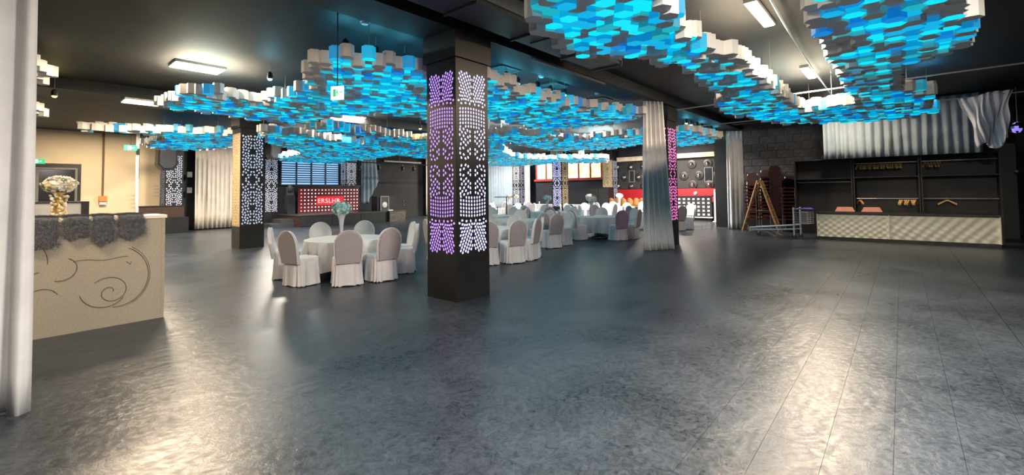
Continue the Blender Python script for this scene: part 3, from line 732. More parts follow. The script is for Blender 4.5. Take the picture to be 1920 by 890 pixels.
# black frame stand among the tables
p = cd(-0.45, 19.4)
t = thing('display_stand', 'black frame stand with low base among the chairs right of the nearest column', 'stand', p, -PI / 2 + PSI)
MB().box((0, 0, 0.42), (0.72, 0.3, 0.2)).build('base', 'black_paint', t)
for sx in (-0.3, 0.3): MB().box((sx, 0, 0.16), (0.05, 0.25, 0.32)).build('foot', 'black_paint', t)
MB().tube([(-0.2, 0, 0.5), (-0.2, 0, 1.0)], 0.022, 6).build('post', 'black_paint', t)
MB().tube([(0.2, 0, 0.5), (0.2, 0, 1.42)], 0.022, 6).build('post', 'black_paint', t)
MB().tube([(-0.32, 0, 1.42), (0.5, 0, 1.42)], 0.02, 6).build('crossbar', 'black_paint', t)

# ------------------------------------------------------------------ left bar with fur pelts
BX1, BY0, BHT = 1.53, 7.66, 1.39
t = thing('bar_counter', 'plastered beige bar with carved scrolls and fur-covered top at the left', 'bar', (BX1, BY0, 0))
MB().bb(-3.6, -0.035, 0, 0.62, 0.0, BHT - 0.04).build('front_panel', 'bar_plaster', t)
MB().bb(-0.035, 0, -0.006, 0.63, 0.0, BHT - 0.04).build('corner_trim', 'bar_plaster', t)
MB().bb(-3.6, 0.02, -0.01, 0.64, BHT - 0.04, BHT).build('top_slab', 'cream_panel', t)
def wpx(pl):                                    # points on the bar front given as metres from the right edge and height
    return [(u, -0.004, v) for u, v in pl]
def scroll(pl, r=0.006):
    MB().tube(wpx(pl), r * 0.65, 5).build('carved_scroll', 'carved_line', t)
def arc(cx, cz, r0, r1, a0, a1, n=40, sx=1.0): return [(cx + sx * (r0 + (r1 - r0) * k / n) * math.cos(R(a0 + (a1 - a0) * k / n)), cz + (r0 + (r1 - r0) * k / n) * math.sin(R(a0 + (a1 - a0) * k / n))) for k in range(n + 1)]
scroll(arc(-0.55, 0.44, 0.02, 0.20, 0, 500, 70))
scroll(arc(-0.50, 0.60, 0.40, 0.36, 70, -95, 40, 0.85))
scroll(arc(-0.50, 0.60, 0.425, 0.385, 66, -60, 40, 0.85), 0.004)
scroll(arc(-0.58, 0.48, 0.26, 0.20, 190, 320, 30))
scroll([(-0.90 + 0.03 * k, 0.86 + 0.012 * math.sin(k * 0.5)) for k in range(18)], 0.004)
scroll(arc(-1.00, 0.80, 0.12, 0.16, 60, -110, 26), 0.006)
scroll(arc(-1.42, 0.86, 0.36, 0.30, 100, 0, 30), 0.005)
scroll(arc(-1.10, 0.28, 0.50, 0.42, 100, 190, 34), 0.006)
scroll(arc(-1.32, 0.24, 0.16, 0.10, 200, 330, 26), 0.005)
scroll(arc(-1.15, 0.42, 0.16, 0.14, 150, 30, 22), 0.005)
scroll(arc(-1.80, 0.55, 0.46, 0.40, 60, -60, 34), 0.006)
scroll(arc(-2.3, 0.6, 0.05, 0.35, 0, 420, 60), 0.006)
scroll([(-0.40 + 0.012 * k, 0.80 - 0.012 * (k % 4)) for k in range(5)], 0.005)
def pelt(x0, x1, drop, seed, label):
    rr = random.Random(seed); mb = MB(); wd = x1 - x0; cx = (x0 + x1) / 2
    def surf(u, v):                              # v 0..0.35 on the top, then hanging down in front
        x = x0 + wd * (0.5 + (u - 0.5) * (1 - 0.08 * (v > 0.35)))
        if v < 0.35: return (x, BY0 + 0.34 - v / 0.35 * 0.36, BHT + 0.012 + 0.01 * math.sin(u * PI))
        s = (v - 0.35) / 0.65
        return (x, BY0 - 0.022 - 0.03 * math.sin(u * PI), BHT + 0.01 - s * drop * (1 - 0.10 * abs(u - 0.5) * 2 - 0.05 * math.sin(u * 9 + seed)))
    mb.grid(surf, 14, 18)
    for k in range(2600):
        u, v = rr.random(), rr.random(); p = Vector(surf(u, v)); on = v < 0.35
        nrm = Vector((0, 0, 1)) if on else Vector((0, -1, 0)); dn = Vector((rr.gauss(0, 0.5), -0.3 if on else 0, 0 if on else -1))
        if u < 0.05: dn.x -= 1
        if u > 0.95: dn.x += 1
        e = p + nrm * rr.uniform(0.012, 0.03) + dn * rr.uniform(0.02, 0.055); sd = Vector((0.0035, 0, 0.0008))
        mb.add([p - sd, p + sd, e], [(0, 1, 2)])
    me = mb.mesh('fur_pelt', 'grey_fur', recalc=False)
    o = link('fur_pelt', me); tag(o, label, 'fur', 'grey fur pelts on the bar'); return o
for i, (a, b, d) in enumerate(((1.03, 1.30, 0.29), (0.79, 1.00, 0.34), (0.53, 0.765, 0.24), (0.20, 0.50, 0.34), (-0.16, 0.165, 0.38), (-0.55, -0.19, 0.38))):
    pelt(a, b, d, i, ('grey fur pelt hanging nearest the bar corner', 'second grey fur pelt from the bar corner', 'short third grey fur pelt from the bar corner', 'long fourth grey fur pelt from the bar corner',
                      'fifth grey fur pelt from the bar corner, below the gold vase', 'last grey fur pelt, beside the foreground curtain')[i])
p = atY(110, 400, BY0 + 0.46)
t = thing('flower_vase', 'gold vase with cream roses and a wide white bouquet on the bar', 'flower vase', (p.x, p.y, BHT))
MB().lathe([(0.085, 0.0), (0.09, 0.02), (0.05, 0.05), (0.06, 0.10), (0.035, 0.16), (0.05, 0.22), (0.03, 0.27), (0.07, 0.32)], 14).build('vase', 'gold', t, smooth=50)
h = link('flower_head', HEADS['cream'], t, (0, 0, 0.42)); h.scale = (1.0, 1.0, 0.8); h['kind'] = 'stuff'
rr = random.Random(4); mb = MB()
for k in range(70):
    z = rr.uniform(0.02, 0.30); a = rr.uniform(0, 2 * PI); r = 0.075 - 0.02 * math.sin(z * 12)
    mb.ball((r * math.cos(a), r * math.sin(a), z), rr.uniform(0.012, 0.024), 6, rr.choice((0, 0, 1)))
o = mb.build('rose_garland', ['flower_yellow', 'flower_white'], t, smooth=60); o['kind'] = 'stuff'
# white counter behind the bar
p1 = atY(152, 390, 9.6)
t = thing('back_counter', 'white back counter with black end panel behind the bar flowers', 'counter', (p1.x, 9.6, 0))
MB().bb(-3.2, 0, 0, 0.5, 0, 1.56).build('body', 'white_plastic', t)
MB().bb(0, 0.09, -0.02, 0.52, 0, 1.56).build('end_panel', 'black_paint', t)
MB().bb(-3.2, 0.09, -0.03, 0.53, 1.56, 1.58).build('top', 'black_paint', t)

# ------------------------------------------------------------------ left back wall: entrance, pipe, signs, bench, speaker
d1 = link('door_1', None, None, (1.45, 26.0, 0)); d1['kind'] = 'structure'
MB().bb(-2.2, 0.86, -0.06, -0.001, 2.86, 3.02).build('door_frame', 'black_paint', d1)
MB().bb(0.76, 0.86, -0.06, -0.001, 0, 2.86).build('door_frame', 'black_paint', d1)
MB().bb(0.68, 0.755, -0.05, -0.001, 0, 2.78).build('door_jamb', 'duct_grey', d1)
MB().bb(-2.2, 0.755, -0.05, -0.001, 2.78, 2.855).build('door_jamb', 'duct_grey', d1)
MB().bb(-0.36, 0.68, -0.03, -0.001, 0, 2.77).build('dark_leaf', 'mirror_dark', d1)
MB().bb(-2.2, -0.48, -0.028, -0.001, 0, 2.77).build('glass_pane', 'garden_view', d1)
MB().bb(-0.48, -0.36, -0.045, -0.001, 0, 2.77).build('door_post', 'duct_grey', d1)
MB().bb(-2.2, -0.48, -0.042, -0.029, 1.85, 1.95).build('mid_rail', 'duct_grey', d1)
t = thing('wall_pipe', 'brown vertical pipe with orange box on the beige wall', 'pipe', (2.99, 25.93, 0))
MB().tube([(0, 0, 1.62), (0, 0, CEIL)], 0.035, 8).build('pipe', 'pipe_brown', t)
MB().bb(-0.12, 0.14, -0.09, 0.065, 1.45, 1.68).build('switch_box', 'orange_box', t)
MB().bb(-0.10, 0.12, -0.05, 0.065, 1.3, 1.44).build('socket', 'lamp_frame', t)
def glyph(mb, s, f):                             # running figure, door and arrow of an escape sign
    for poly in ([(-0.36, -0.3), (-0.1, -0.3), (-0.1, 0.32), (-0.36, 0.32)],): mb.prism([(u * s, v * s) for u, v in poly], 0, 0.002, 0, f)
    for poly in ([(0.02, 0.2), (0.08, 0.26), (0.02, 0.32), (-0.04, 0.26)], [(-0.06, -0.02), (0.06, 0.0), (0.1, 0.18), (-0.02, 0.16)], [(-0.02, 0.0), (-0.06, -0.3), (0.0, -0.3), (0.05, 0.0)], [(0.05, 0.0), (0.16, -0.18), (0.21, -0.14), (0.1, 0.04)],
                 [(0.26, 0.0), (0.44, 0.0), (0.44, 0.06), (0.26, 0.06)], [(0.40, -0.08), (0.5, 0.03), (0.40, 0.14)]): mb.prism([(u * s, v * s) for u, v in poly], 0, 0.002, 0, f)
def exit_sign(loc, rz, wd, ht, label, rod=None, green=True):
    t = thing('exit_sign', label, 'exit sign', loc, rz, 'escape route signs')
    MB().box((0, 0, 0), (wd, 0.03, ht)).build('housing', 'exit_green' if green else 'exit_white', t)
    mb = MB(); s = min(wd / 1.15, ht / 0.8); glyph(mb, s, lambda u, v, w_: (u, -0.0155 - w_, v)); mb.build('pictogram', 'exit_white' if green else 'exit_green', t)
    if rod: MB().tube([(0, 0, ht / 2), (0, 0, CEIL - loc[2])], 0.008, 5).build('rod', 'black_paint', t)
    return t
p = atY(70, 302, 25.9); exit_sign((p.x, 25.95, p.z), 0, 0.42, 0.2, 'green escape sign above the dark entrance door')
p = atY(245, 277, 24.3); exit_sign((p.x, 24.3, p.z), 0, 0.42, 0.22, 'green escape sign hanging before the beige wall', True)
p = cd((632 - 960) / F * 6.5, 6.5); exit_sign((p.x, p.y, 3.12), PSI - PI / 2 - 0.25, 0.2, 0.2, 'white escape sign hanging on a rod before the largest cloud', True, False)
p = atX(1090, 287, 21.0); exit_sign((21.0, p.y, p.z), -PI / 2, 0.34, 0.26, 'small pale escape sign above the far tables', True, False)
t = thing('booth_bench', 'black booth partition in front of the hanging loudspeaker', 'partition', (3.98, 24.6, 0))
MB().bb(0, 1.62, 0, 0.12, 0, 1.18).build('back_panel', 'dark_wood', t); MB().bb(0.5, 1.68, -0.5, 0.0, 0, 0.7).build('seat_box', 'black_paint', t); MB().bb(-0.02, 1.66, -0.02, 0.14, 1.18, 1.22).build('cap', 'black_paint', t)
def speaker(loc, rz, s, label):
    t = thing('loudspeaker', label, 'loudspeaker', loc, rz, 'hanging loudspeakers'); f = lambda u, v, w_: (u * s, w_ * s, v * s)
    MB().prism([(-0.36, -0.32), (-0.16, -0.56), (0.22, -0.56), (0.40, -0.30), (0.36, 0.50), (-0.32, 0.52)], -0.3, 0.3, 0, f).build('cabinet', 'black_paint', t)
    MB().prism([(-0.28, -0.28), (-0.13, -0.48), (0.18, -0.48), (0.32, -0.26), (0.30, 0.42), (-0.26, 0.44)], -0.315, -0.3, 0, f).build('grille', 'slat_dark', t)
    MB().tube([(0, 0, 0.5 * s), (0, 0, CEIL - loc[2])], 0.025, 6).build('bracket', 'black_paint', t)
    return t
p = atY(311, 296, 24.2); speaker((p.x, 24.2, p.z), 0, 0.95, 'black angled loudspeaker hanging left of the cream drape')
p = atY(512, 283, 23.6); speaker((p.x, 23.6, p.z), 0.2, 0.75, 'black loudspeaker hanging at the left end of the stage')
t = thing('lighting_stand', 'thin lighting stand with clamps left of the dotted pilaster', 'stand', (4.85, 25.2, 0))
MB().tube([(0, 0, 0), (0, 0, 3.1)], 0.035, 6).build('pole', 'slat_dark', t)
for z in (2.9, 2.7, 2.1, 1.95, 1.8, 1.65): MB().box((-0.12, 0, z), (0.22, 0.05, 0.05)).build('clamp', 'steel', t)
for z in (1.9, 2.65): tag(MB().box((6.02, 25.60, z), (0.2, 0.06, 0.26)).build('wall_switch_panel', 'duct_grey'), 'grey control box on the pilaster side, %s of two' % ('lower' if z < 2 else 'upper'), 'control box', 'grey control boxes')

# ------------------------------------------------------------------ stage, blinds and DJ booth
t = thing('stage', 'low dark stage platform with steps in front of the blinds', 'stage', (9.9, 22.6, 0))
MB().bb(0, 5.0, 0, 2.55, 0, 0.55).build('platform', 'dark_wood', t); MB().bb(-0.03, 5.03, -0.03, 2.55, 0.55, 0.60).build('deck', 'slat_dark', t)
for i, (a, b) in enumerate(((0.0, 1.65), (1.67, 3.3), (3.32, 5.0))): MB().bb(a + 0.02, b - 0.02, -0.02, 0.0, 0.03, 0.52).build('front_board', 'dark_wall', t)
MB().bb(-1.1, -0.0, 0.6, 1.8, 0, 0.2).build('step', 'slat_dark', t); MB().bb(-0.6, -0.0, 0.7, 1.8, 0.2, 0.4).build('step', 'slat_dark', t)
t = thing('stage_block', 'marbled brown block at the right end of the stage', 'block', (14.95, 22.4, 0))
MB().bb(0, 1.1, 0, 1.2, 0, 0.58).build('body', 'stone_top', t); MB().bb(-0.02, 1.12, -0.02, 1.22, 0.58, 0.62).build('top', 'slat_dark', t)
tag(MB().bb(15.0, 15.3, 22.6, 22.8, 0.621, 0.68).build('paper_box', 'white_plastic'), 'small white box lying on the marbled block', 'box')
tag(MB().lathe([(0.06, 0), (0.06, 0.03), (0.04, 0.05)], 10, (10.9, 22.55, 0.0)).build('floor_socket', 'white_plastic'), 'small white socket on the floor before the stage', 'socket')
wn = link('window_1', None, None, (10.3, 25.98, 2.2)); wn['kind'] = 'structure'
WB, HBL = 3.4, 1.55
MB().bb(0, WB, -0.01, 0.0, 0, HBL).build('lit_pane', 'daylight_blue', wn)
for i in range(5): MB().bb(i * (WB / 4) - 0.03, i * (WB / 4) + 0.03, -0.12, -0.012, -0.03, HBL + 0.05).build('mullion', 'slat_dark', wn)
for z in (-0.05, HBL): MB().bb(-0.05, WB + 0.05, -0.13, -0.012, z, z + 0.06).build('frame_rail', 'slat_dark', wn)
SL = MB().box((0, 0, 0), (WB / 4 - 0.07, 0.07, 0.012), 0, 0, Matrix.Rotation(R(50), 4, 'X')).mesh('slat', 'slat_dark')
for i in range(4):
    for j in range(11): link('slat', SL, wn, ((i + 0.5) * WB / 4, -0.065, 0.14 + j * 0.128))
t = thing('light_board', 'dark red light board with rows of white bulbs and red letters on the stage', 'light board', (10.75, 24.75, 0.6))
BW, BH = 3.62, 1.42
MB().bb(0, BW, 0, 0.08, 0, BH).build('board', 'red_panel', t); MB().bb(-0.2, BW + 0.06, -0.05, 0.5, BH, BH + 0.12).build('shelf', 'black_paint', t)
BU = [MB().ball((0, 0, 0), 0.036, 8).mesh('bulb', m, smooth=80) for m in ('bulb_white', 'bulb_rose')]
for i in range(18):
    for j in range(7):
        x = 0.16 + i * (BW - 0.3) / 17; z = 0.13 + j * (BH - 0.28) / 6
        if 4.6 < i < 12.5 and j in (2, 3, 4): continue
        link('bulb', BU[1 if i == 0 or rnd.random() < 0.12 else 0], t, (x, -0.02, z))
MB().bb(1.02, 2.62, -0.025, 0.0, 0.42, 0.92).build('letter_field', 'red_letters_back', t)
cv = bpy.data.curves.new('letters', 'FONT'); cv.body = 'ERSLHR'; cv.size = 0.36; cv.extrude = 0.008; cv.space_character = 1.12
tmp = bpy.data.objects.new('tmp', cv); C.objects.link(tmp)
bpy.context.view_layer.update()
me = bpy.data.meshes.new_from_object(tmp.evaluated_get(bpy.context.evaluated_depsgraph_get())); bpy.data.objects.remove(tmp)
me.materials.clear(); me.materials.append(MATS['letter_glow'])
l = link('letters', me, t, (1.06, -0.035, 0.54)); l.rotation_euler = (PI / 2, 0, 0)
t = thing('moving_head_light', 'dark moving head lamp on a black case left of the light board', 'stage light', (10.25, 24.6, 0.6))
MB().bb(-0.2, 0.2, -0.2, 0.2, 0, 1.0).build('case', 'black_paint', t)
MB().bb(-0.16, 0.16, -0.14, 0.14, 1.0, 1.12).build('base', 'slat_dark', t)
for sx in (-0.15, 0.15): MB().box((sx, 0, 1.27), (0.04, 0.12, 0.34)).build('yoke_arm', 'slat_dark', t)
MB().lathe([(0.08, -0.14), (0.12, -0.08), (0.12, 0.1), (0.09, 0.17)], 12, (0, 0, 1.36)).build('head', 'slat_dark', t, smooth=40)
t = thing('subwoofer', 'black stage loudspeaker with chrome-framed front under the pulled curtain', 'loudspeaker', (15.35, 23.6, 0.0))
MB().bb(-0.42, 0.8, 0.05, 0.7, 0.0, 1.45).build('cabinet', 'black_paint', t)
MB().bb(-0.25, 0.28, -0.05, 0.0, 0.62, 1.43).build('grille', 'slat_dark', t)
for a in ((-0.27, -0.25, 0.6, 1.45), (0.28, 0.30, 0.6, 1.45)): MB().bb(a[0], a[1], -0.07, 0.0, a[2], a[3]).build('frame_bar', 'lamp_frame', t)
for z in (0.58, 1.44): MB().bb(-0.27, 0.30, -0.07, 0.0, z, z + 0.025).build('frame_bar', 'lamp_frame', t)
mb = MB().lathe([(0.16, 0.0), (0.17, 0.03), (0.05, 0.05), (0.01, 0.055)], 16); mb.v = [(x, -z - 0.05, y + 0.95) for x, y, z in mb.v]; mb.build('cone', 'lamp_frame', t)
t = thing('projection_screen', 'rolled white projection screen tube on the dark back wall', 'projection screen', (18.3, 25.85, 3.78))
MB().tube([(-1.5, 0, 0), (1.55, 0, -0.02)], 0.06, 10).build('tube', 'white_plastic', t, smooth=50)
for sx in (-1.4, 1.4): MB().box((sx, 0.06, 0.03), (0.06, 0.12, 0.1)).build('bracket', 'slat_dark', t)
for i, (x, y) in enumerate(((735, 379), (756, 376), (757, 385))):
    p = atY(x, y, 25.97); tag(MB().ball((p.x, 25.97, p.z), 0.05, 8).build('wall_button', 'steel'), ('left', 'upper right', 'lower right')[i] + ' small metal button low on the dark back wall', 'button', 'metal buttons on the back wall')
t = thing('lighting_bar', 'black lighting bar hanging above the stage edge', 'lighting bar', (13.5, 22.2, 3.35))
MB().tube([(-1.4, 0, 0), (5.8, 0, 0)], 0.03, 6).build('pipe', 'black_paint', t)
for x in (-1.2, 2.0, 5.6): MB().tube([(x, 0, 0), (x, 0, CEIL - 3.35)], 0.012, 5).build('drop_rod', 'black_paint', t)
for i, x in enumerate((-0.6, 0.6, 2.2, 3.0, 4.6)):
    s = thing('stage_spotlight', '%s black spotlight clamped to the lighting bar above the stage' % ('first', 'second', 'third', 'fourth', 'fifth')[i], 'spotlight', (13.5 + x, 22.2, 3.31), 0, 'stage spotlights')
    MB().box((0, 0, -0.06), (0.05, 0.05, 0.12)).build('clamp', 'black_paint', s)
    MB().lathe([(0.07, -0.36), (0.1, -0.3), (0.1, -0.16), (0.05, -0.1)], 10).build('head', 'black_paint', s, smooth=40)
    MB().lathe([(0.001, -0.372), (0.06, -0.37), (0.065, -0.355), (0.001, -0.352)], 10).build('lens', 'lamp_frame', s)
p = atY(549, 242, 20.0)
t = thing('dome_speaker', 'black dome speaker hanging below the hexagon cloud near the gold-sided column', 'loudspeaker', (p.x, 20.0, p.z - 0.1))
MB().lathe([(0.02, -0.2), (0.16, -0.14), (0.24, 0.0), (0.25, 0.12), (0.05, 0.16)], 14).build('dome', 'black_paint', t, smooth=50)
MB().tube([(0, 0, 0.15), (0, 0, CEIL - p.z + 0.1)], 0.012, 5).build('rod', 'black_paint', t)

# ------------------------------------------------------------------ far wall: windows, bar
def ywin(px): return atX(px, 335, 25.98).y
wn = link('window_2', None, None, (25.98, 0, 0)); wn['kind'] = 'structure'
Z0, Z1 = 2.52, 3.62
for a, b in ((1008, 1024), (1026, 1038), (1049, 1063), (1066, 1085), (1087, 1107), (1109, 1128), (1130, 1136)):
    y0, y1 = sorted((ywin(a), ywin(b)))
    MB().bb(-0.02, 0.0, y0, y1, Z0, Z1).build('window_pane', 'garden_view', wn)
for a in (1006.8, 1025, 1064.5, 1086, 1108, 1129, 1137):
    y = ywin(a); MB().bb(-0.08, -0.001, y - 0.05, y + 0.05, Z0 - 0.05, Z1).build('window_post', 'red_frame', wn)
MB().bb(-0.16, -0.001, ywin(1137) - 0.1, ywin(1006) + 0.1, Z0 - 0.16, Z0 - 0.02).build('window_sill', 'red_frame', wn)
MB().bb(-0.1, -0.001, ywin(1137) - 0.1, ywin(1006) + 0.1, Z1, Z1 + 0.08).build('window_head', 'red_frame', wn)
t = thing('wall_panel', 'black bar wall carrying silver domes above the red band', 'wall panel', (25.85, 10.4, 0))
MB().bb(0, 0.13, -3.9, 3.1, 1.72, 3.42).build('panel', 'dark_wall', t)
MB().bb(-0.25, 0.13, -3.9, 3.1, 3.44, 3.7).build('lit_ceiling_strip', 'lit_ceiling_cream', t)  # strip added to carry the cream of the lit ceiling
t = thing('bar_shelf', 'red glossy band behind the far bar', 'bar shelf', (25.7, 10.4, 0))
MB().bb(0, 0.14, -3.9, 3.1, 1.0, 1.70).build('band', 'red_shelf', t); MB().bb(-0.25, 0.14, -3.9, 3.1, 0.94, 1.0).build('ledge', 'red_shelf', t); MB().bb(-0.2, 0.14, -3.9, 3.1, 0.0, 0.94).build('base', 'dark_wall', t)
DOMES = [(1158.6, 313), (1184, 313), (1207.5, 311.6), (1171.5, 332), (1198, 332), (1160, 349), (1185, 349), (1208, 349), (1296.8, 308), (1327, 306.5), (1356, 305), (1282, 330), (1311, 328.5), (1346, 327.5), (1299, 346), (1330.5, 346)]
ROWN = ['top row', 'top row', 'top row', 'middle row', 'middle row', 'bottom row', 'bottom row', 'bottom row'] * 2
for i, (x, y) in enumerate(DOMES):
    p = atX(x, y, 25.84)
    t = thing('wall_dome', '%s silver wall dome of the %s row, %s of the tall curtain' % (ORD[sum(1 for q in DOMES if (q[0] < 1250) == (x < 1250) and abs(q[1] - y) < 8 and q[0] < x)], ('top', 'middle', 'bottom')[0 if y < 320 else 1 if y < 340 else 2], 'left' if i < 8 else 'right'), 'wall dome', p, 0, 'silver domes on the bar wall')
    mb = MB().lathe([(0.24, 0.0), (0.25, 0.03), (0.17, 0.05), (0.13, 0.045)], 14); mb.v = [(-z, y_, x_) for x_, y_, z in mb.v]; mb.build('dish', 'black_paint', t, smooth=40)
    mb = MB().lathe([(0.13, 0.04), (0.12, 0.09), (0.08, 0.14), (0.01, 0.16)], 12); mb.v = [(-z, y_, x_) for x_, y_, z in mb.v]; mb.build('dome', 'chrome', t, smooth=50)
for i, (x0, x1, y0, y1) in enumerate(((1180, 1190, 320, 341), (1321, 1337, 314, 340))):
    a = atX(x0, y0, 25.83); b = atX(x1, y1, 25.83)
    t = thing('wall_frame', ('small', 'larger')[i] + ' dark framed screen on the bar wall between the silver domes', 'framed screen', (25.84, (a.y + b.y) / 2, (a.z + b.z) / 2))
    wd, ht = abs(a.y - b.y), abs(a.z - b.z)
    MB().bb(-0.03, 0, -wd / 2, wd / 2, -ht / 2, ht / 2).build('screen', 'mirror_dark', t)
    for s in (-1, 1):
        MB().bb(-0.05, 0, s * wd / 2 - 0.02, s * wd / 2 + 0.02, -ht / 2, ht / 2).build('frame_bar', 'duct_grey', t); MB().bb(-0.05, 0, -wd / 2, wd / 2, s * ht / 2 - 0.02, s * ht / 2 + 0.02).build('frame_bar', 'duct_grey', t)
t = thing('lamp_board', 'dark bar front with rows of white square lamps right of the magenta column', 'light board', (24.1, 8.55, 0))
MB().bb(0, 0.1, -1.15, 1.15, 0.22, 1.28).build('board', 'dark_wall', t); MB().bb(-0.05, 0.5, -1.2, 1.2, 1.28, 1.33).build('top', 'red_panel', t); MB().bb(-0.04, 0.1, -1.2, 1.2, 0.16, 0.22).build('foot_rail', 'lamp_frame', t)
MB().bb(0.1, 0.45, -1.1, 1.1, 0, 0.3).build('plinth', 'black_paint', t)
BQ = MB().box((0, 0, 0), (0.03, 0.1, 0.09)).mesh('lamp', 'bulb_white')
for i in range(9):
    for j in range(5): link('lamp', BQ, t, (-0.01, -1.0 + i * 0.25, 0.34 + j * 0.2))
t = thing('white_post', 'white upright post at the end of the lamp-studded bar front', 'post', (23.9, 7.15, 0))
MB().bb(-0.05, 0.05, -0.06, 0.06, 0, 1.55).build('shaft', 'white_plastic', t); MB().bb(-0.12, 0.12, -0.12, 0.12, 0, 0.03).build('foot', 'white_plastic', t); MB().ball((0, 0, 1.57), 0.07, 8).build('knob', 'white_plastic', t)
t = thing('storage_bin', 'black bin standing behind the white post', 'bin', (24.3, 6.75, 0)); MB().lathe([(0.28, 0), (0.32, 0.05), (0.34, 0.9)], 12).build('body', 'slat_dark', t); MB().lathe([(0.35, 0.9), (0.35, 0.95), (0.2, 1.05)], 12).build('lid', 'black_paint', t)
p = atX(1285, 359, 24.9); tag(MB().lathe([(0.1, 0), (0.3, 0.05), (0.31, 0.12), (0.05, 0.16)], 12, (25.35, p.y, 1.001)).build('serving_dish', 'white_plastic', smooth=40), 'white dish on the red bar ledge right of the magenta column', 'dish')
p = atX(1304, 366, 24.3); tag(MB().ball((24.35, p.y, 1.43), 0.1, 10).build('table_globe', 'white_plastic', smooth=60), 'white globe on top of the lamp-studded bar front', 'globe')
def stool():
    t = thing('bar_stool', '', 'bar stool', (0, 0, 0), 0, 'brown bar stools')
    MB().box((0, 0, 0.72), (0.44, 0.44, 0.09)).build('seat', 'brown_leather', t)
    def fb(u, v): a = (u - 0.5) * 2.2; return (0.24 * math.sin(a) * (1 - 0.12 * v * v), -0.24 * math.cos(a), 0.74 + v * 0.46 * (1 - 0.35 * (2 * u - 1) ** 2))
    o = MB().grid(fb, 12, 6).build('backrest', 'brown_leather', t, smooth=60); o.modifiers.new('thickness', 'SOLIDIFY').thickness = 0.04
    for sx in (-1, 1):
        for sy in (-1, 1): MB().tube([(sx * 0.22, sy * 0.22, 0), (sx * 0.17, sy * 0.17, 0.68)], 0.018, 6).build('leg', 'dark_wood', t)
    return t
st = stool()
for i in range(7):
    o = st if i == 0 else copy_tree(st)
    p = atX(1149 + i * 11.8, 380, 24.6); o.location = (24.6 - 0.02 * i, p.y, 0); o.rotation_euler = (0, 0, -PI / 2 + 0.15 * math.sin(i * 2)); o['label'] = 'brown leather bar stool below the red band, %s from the left' % ORD[i]
p = atX(1140, 362, 23.9)
t = thing('equipment_cabinet', 'black equipment cabinet standing before the pale dotted pilaster', 'cabinet', (24.7, p.y + 0.95, 0))
MB().bb(-0.3, 0.3, -0.75, 0.75, 0, 1.85).build('body', 'black_paint', t); MB().bb(-0.32, -0.3, -0.7, -0.02, 0.1, 1.78).build('door', 'dark_wall', t); MB().bb(-0.32, -0.3, 0.02, 0.7, 0.1, 1.78).build('door', 'dark_wall', t)
for i, px in enumerate((1025, 1082)):
    p = atX(px, 375, 24.8)
    t = thing('side_table', 'white-clothed serving table along the dark window wall, %s the far column' % ('left of', 'right of')[i], 'table', (24.8, p.y, 0), 0, 'white serving tables by the window wall')
    MB().bb(-0.4, 0.4, -1.0, 1.0, 0.72, 0.76).build('top', 'white_cloth', t); MB().bb(-0.42, -0.40, -1.02, 1.02, 0.05, 0.76).build('front_cloth', 'white_cloth', t)
    for sx in (-0.3, 0.3):
        for sy in (-0.9, 0.9): MB().tube([(sx, sy, 0), (sx, sy, 0.72)], 0.02, 6).build('leg', 'steel', t)

# ------------------------------------------------------------------ cloakroom: counter, shelves, hangers, trolley, ladder, stacked chairs
CX = 17.45
t = thing('cloakroom_counter', 'long counter with cream quilted wave panels and black top at the right', 'counter', (CX, 0, 0))
ya, yb, ym = 2.1, -1.93, 0.33
def wave_panel(y0, y1, diag):
    L = abs(y1 - y0)
    def fn(u, v):
        y = y0 + (y1 - y0) * u; z = 0.10 + 0.70 * v; s = u * L
        if diag: h = math.sin((s * 1.0 + z * 1.6) * 2 * PI / 0.26) * 0.5 + math.sin((s * 1.0 - z * 0.9) * 2 * PI / 0.26) * 0.5
        else: h = math.cos(s * 2 * PI / 0.22) * math.cos(z * 2 * PI / 0.17 )
        return (-0.02 - 0.016 * (h + 1), y, z)
    mb = MB().grid(fn, int(L / 0.022), 40)
    o = mb.build('quilted_panel', 'cream_panel', t, smooth=80)
    MB().bb(-0.018, 0.02, min(y0, y1), max(y0, y1), 0.10, 0.80).build('backing_board', 'cream_panel', t)
wave_panel(ya - 0.01, ym + 0.012, False); wave_panel(ym - 0.012, yb + 0.01, True)
MB().bb(0.02, 0.7, yb, ya, 0.0, 0.80).build('body', 'wardrobe', t); MB().bb(-0.03, 0.02, yb, ya, 0.0, 0.095).build('plinth', 'black_paint', t)
MB().bb(-0.09, 0.74, yb - 0.05, ya + 0.03, 0.82, 0.87).build('top', 'black_paint', t)
for y in (ya - 0.002, ym, yb + 0.002): MB().bb(-0.075, 0.0, y - 0.012, y + 0.012, 0.095, 0.82).build('edge_strip', 'cream_panel', t)
WX = 19.2
def shelf_unit(y0, y1, label, top=2.62, rails=(2.46, 1.27), shelves=(1.97,), m='steel'):
    t = thing('wardrobe_unit', label, 'shelving', (WX, (y0 + y1) / 2, 0), 0, 'black cloakroom shelving units'); hw = abs(y0 - y1) / 2
    for s in (-1, 1): MB().bb(0, 0.6, s * hw - (0.04 if s > 0 else 0), s * hw + (0.04 if s < 0 else 0), 0, top).build('side_panel', 'wardrobe', t)
    MB().bb(0, 0.6, -hw, hw, top, top + 0.05).build('top_board', 'wardrobe', t); MB().bb(0.58, 0.6, -hw + 0.04, hw - 0.04, 0, top).build('back_panel', 'wardrobe', t)
    for z in shelves: MB().bb(0.02, 0.57, -hw + 0.04, hw - 0.04, z, z + 0.03).build('shelf', 'wardrobe', t)
    for z in rails: MB().tube([(0.22, -hw + 0.05, z), (0.22, hw - 0.05, z)], 0.016, 8).build('clothes_rail', m, t, smooth=50)
    return t
shelf_unit(1.27, 2.97, 'black cloakroom shelf unit on the left with two pale boards', rails=(1.85,), shelves=(1.96,))
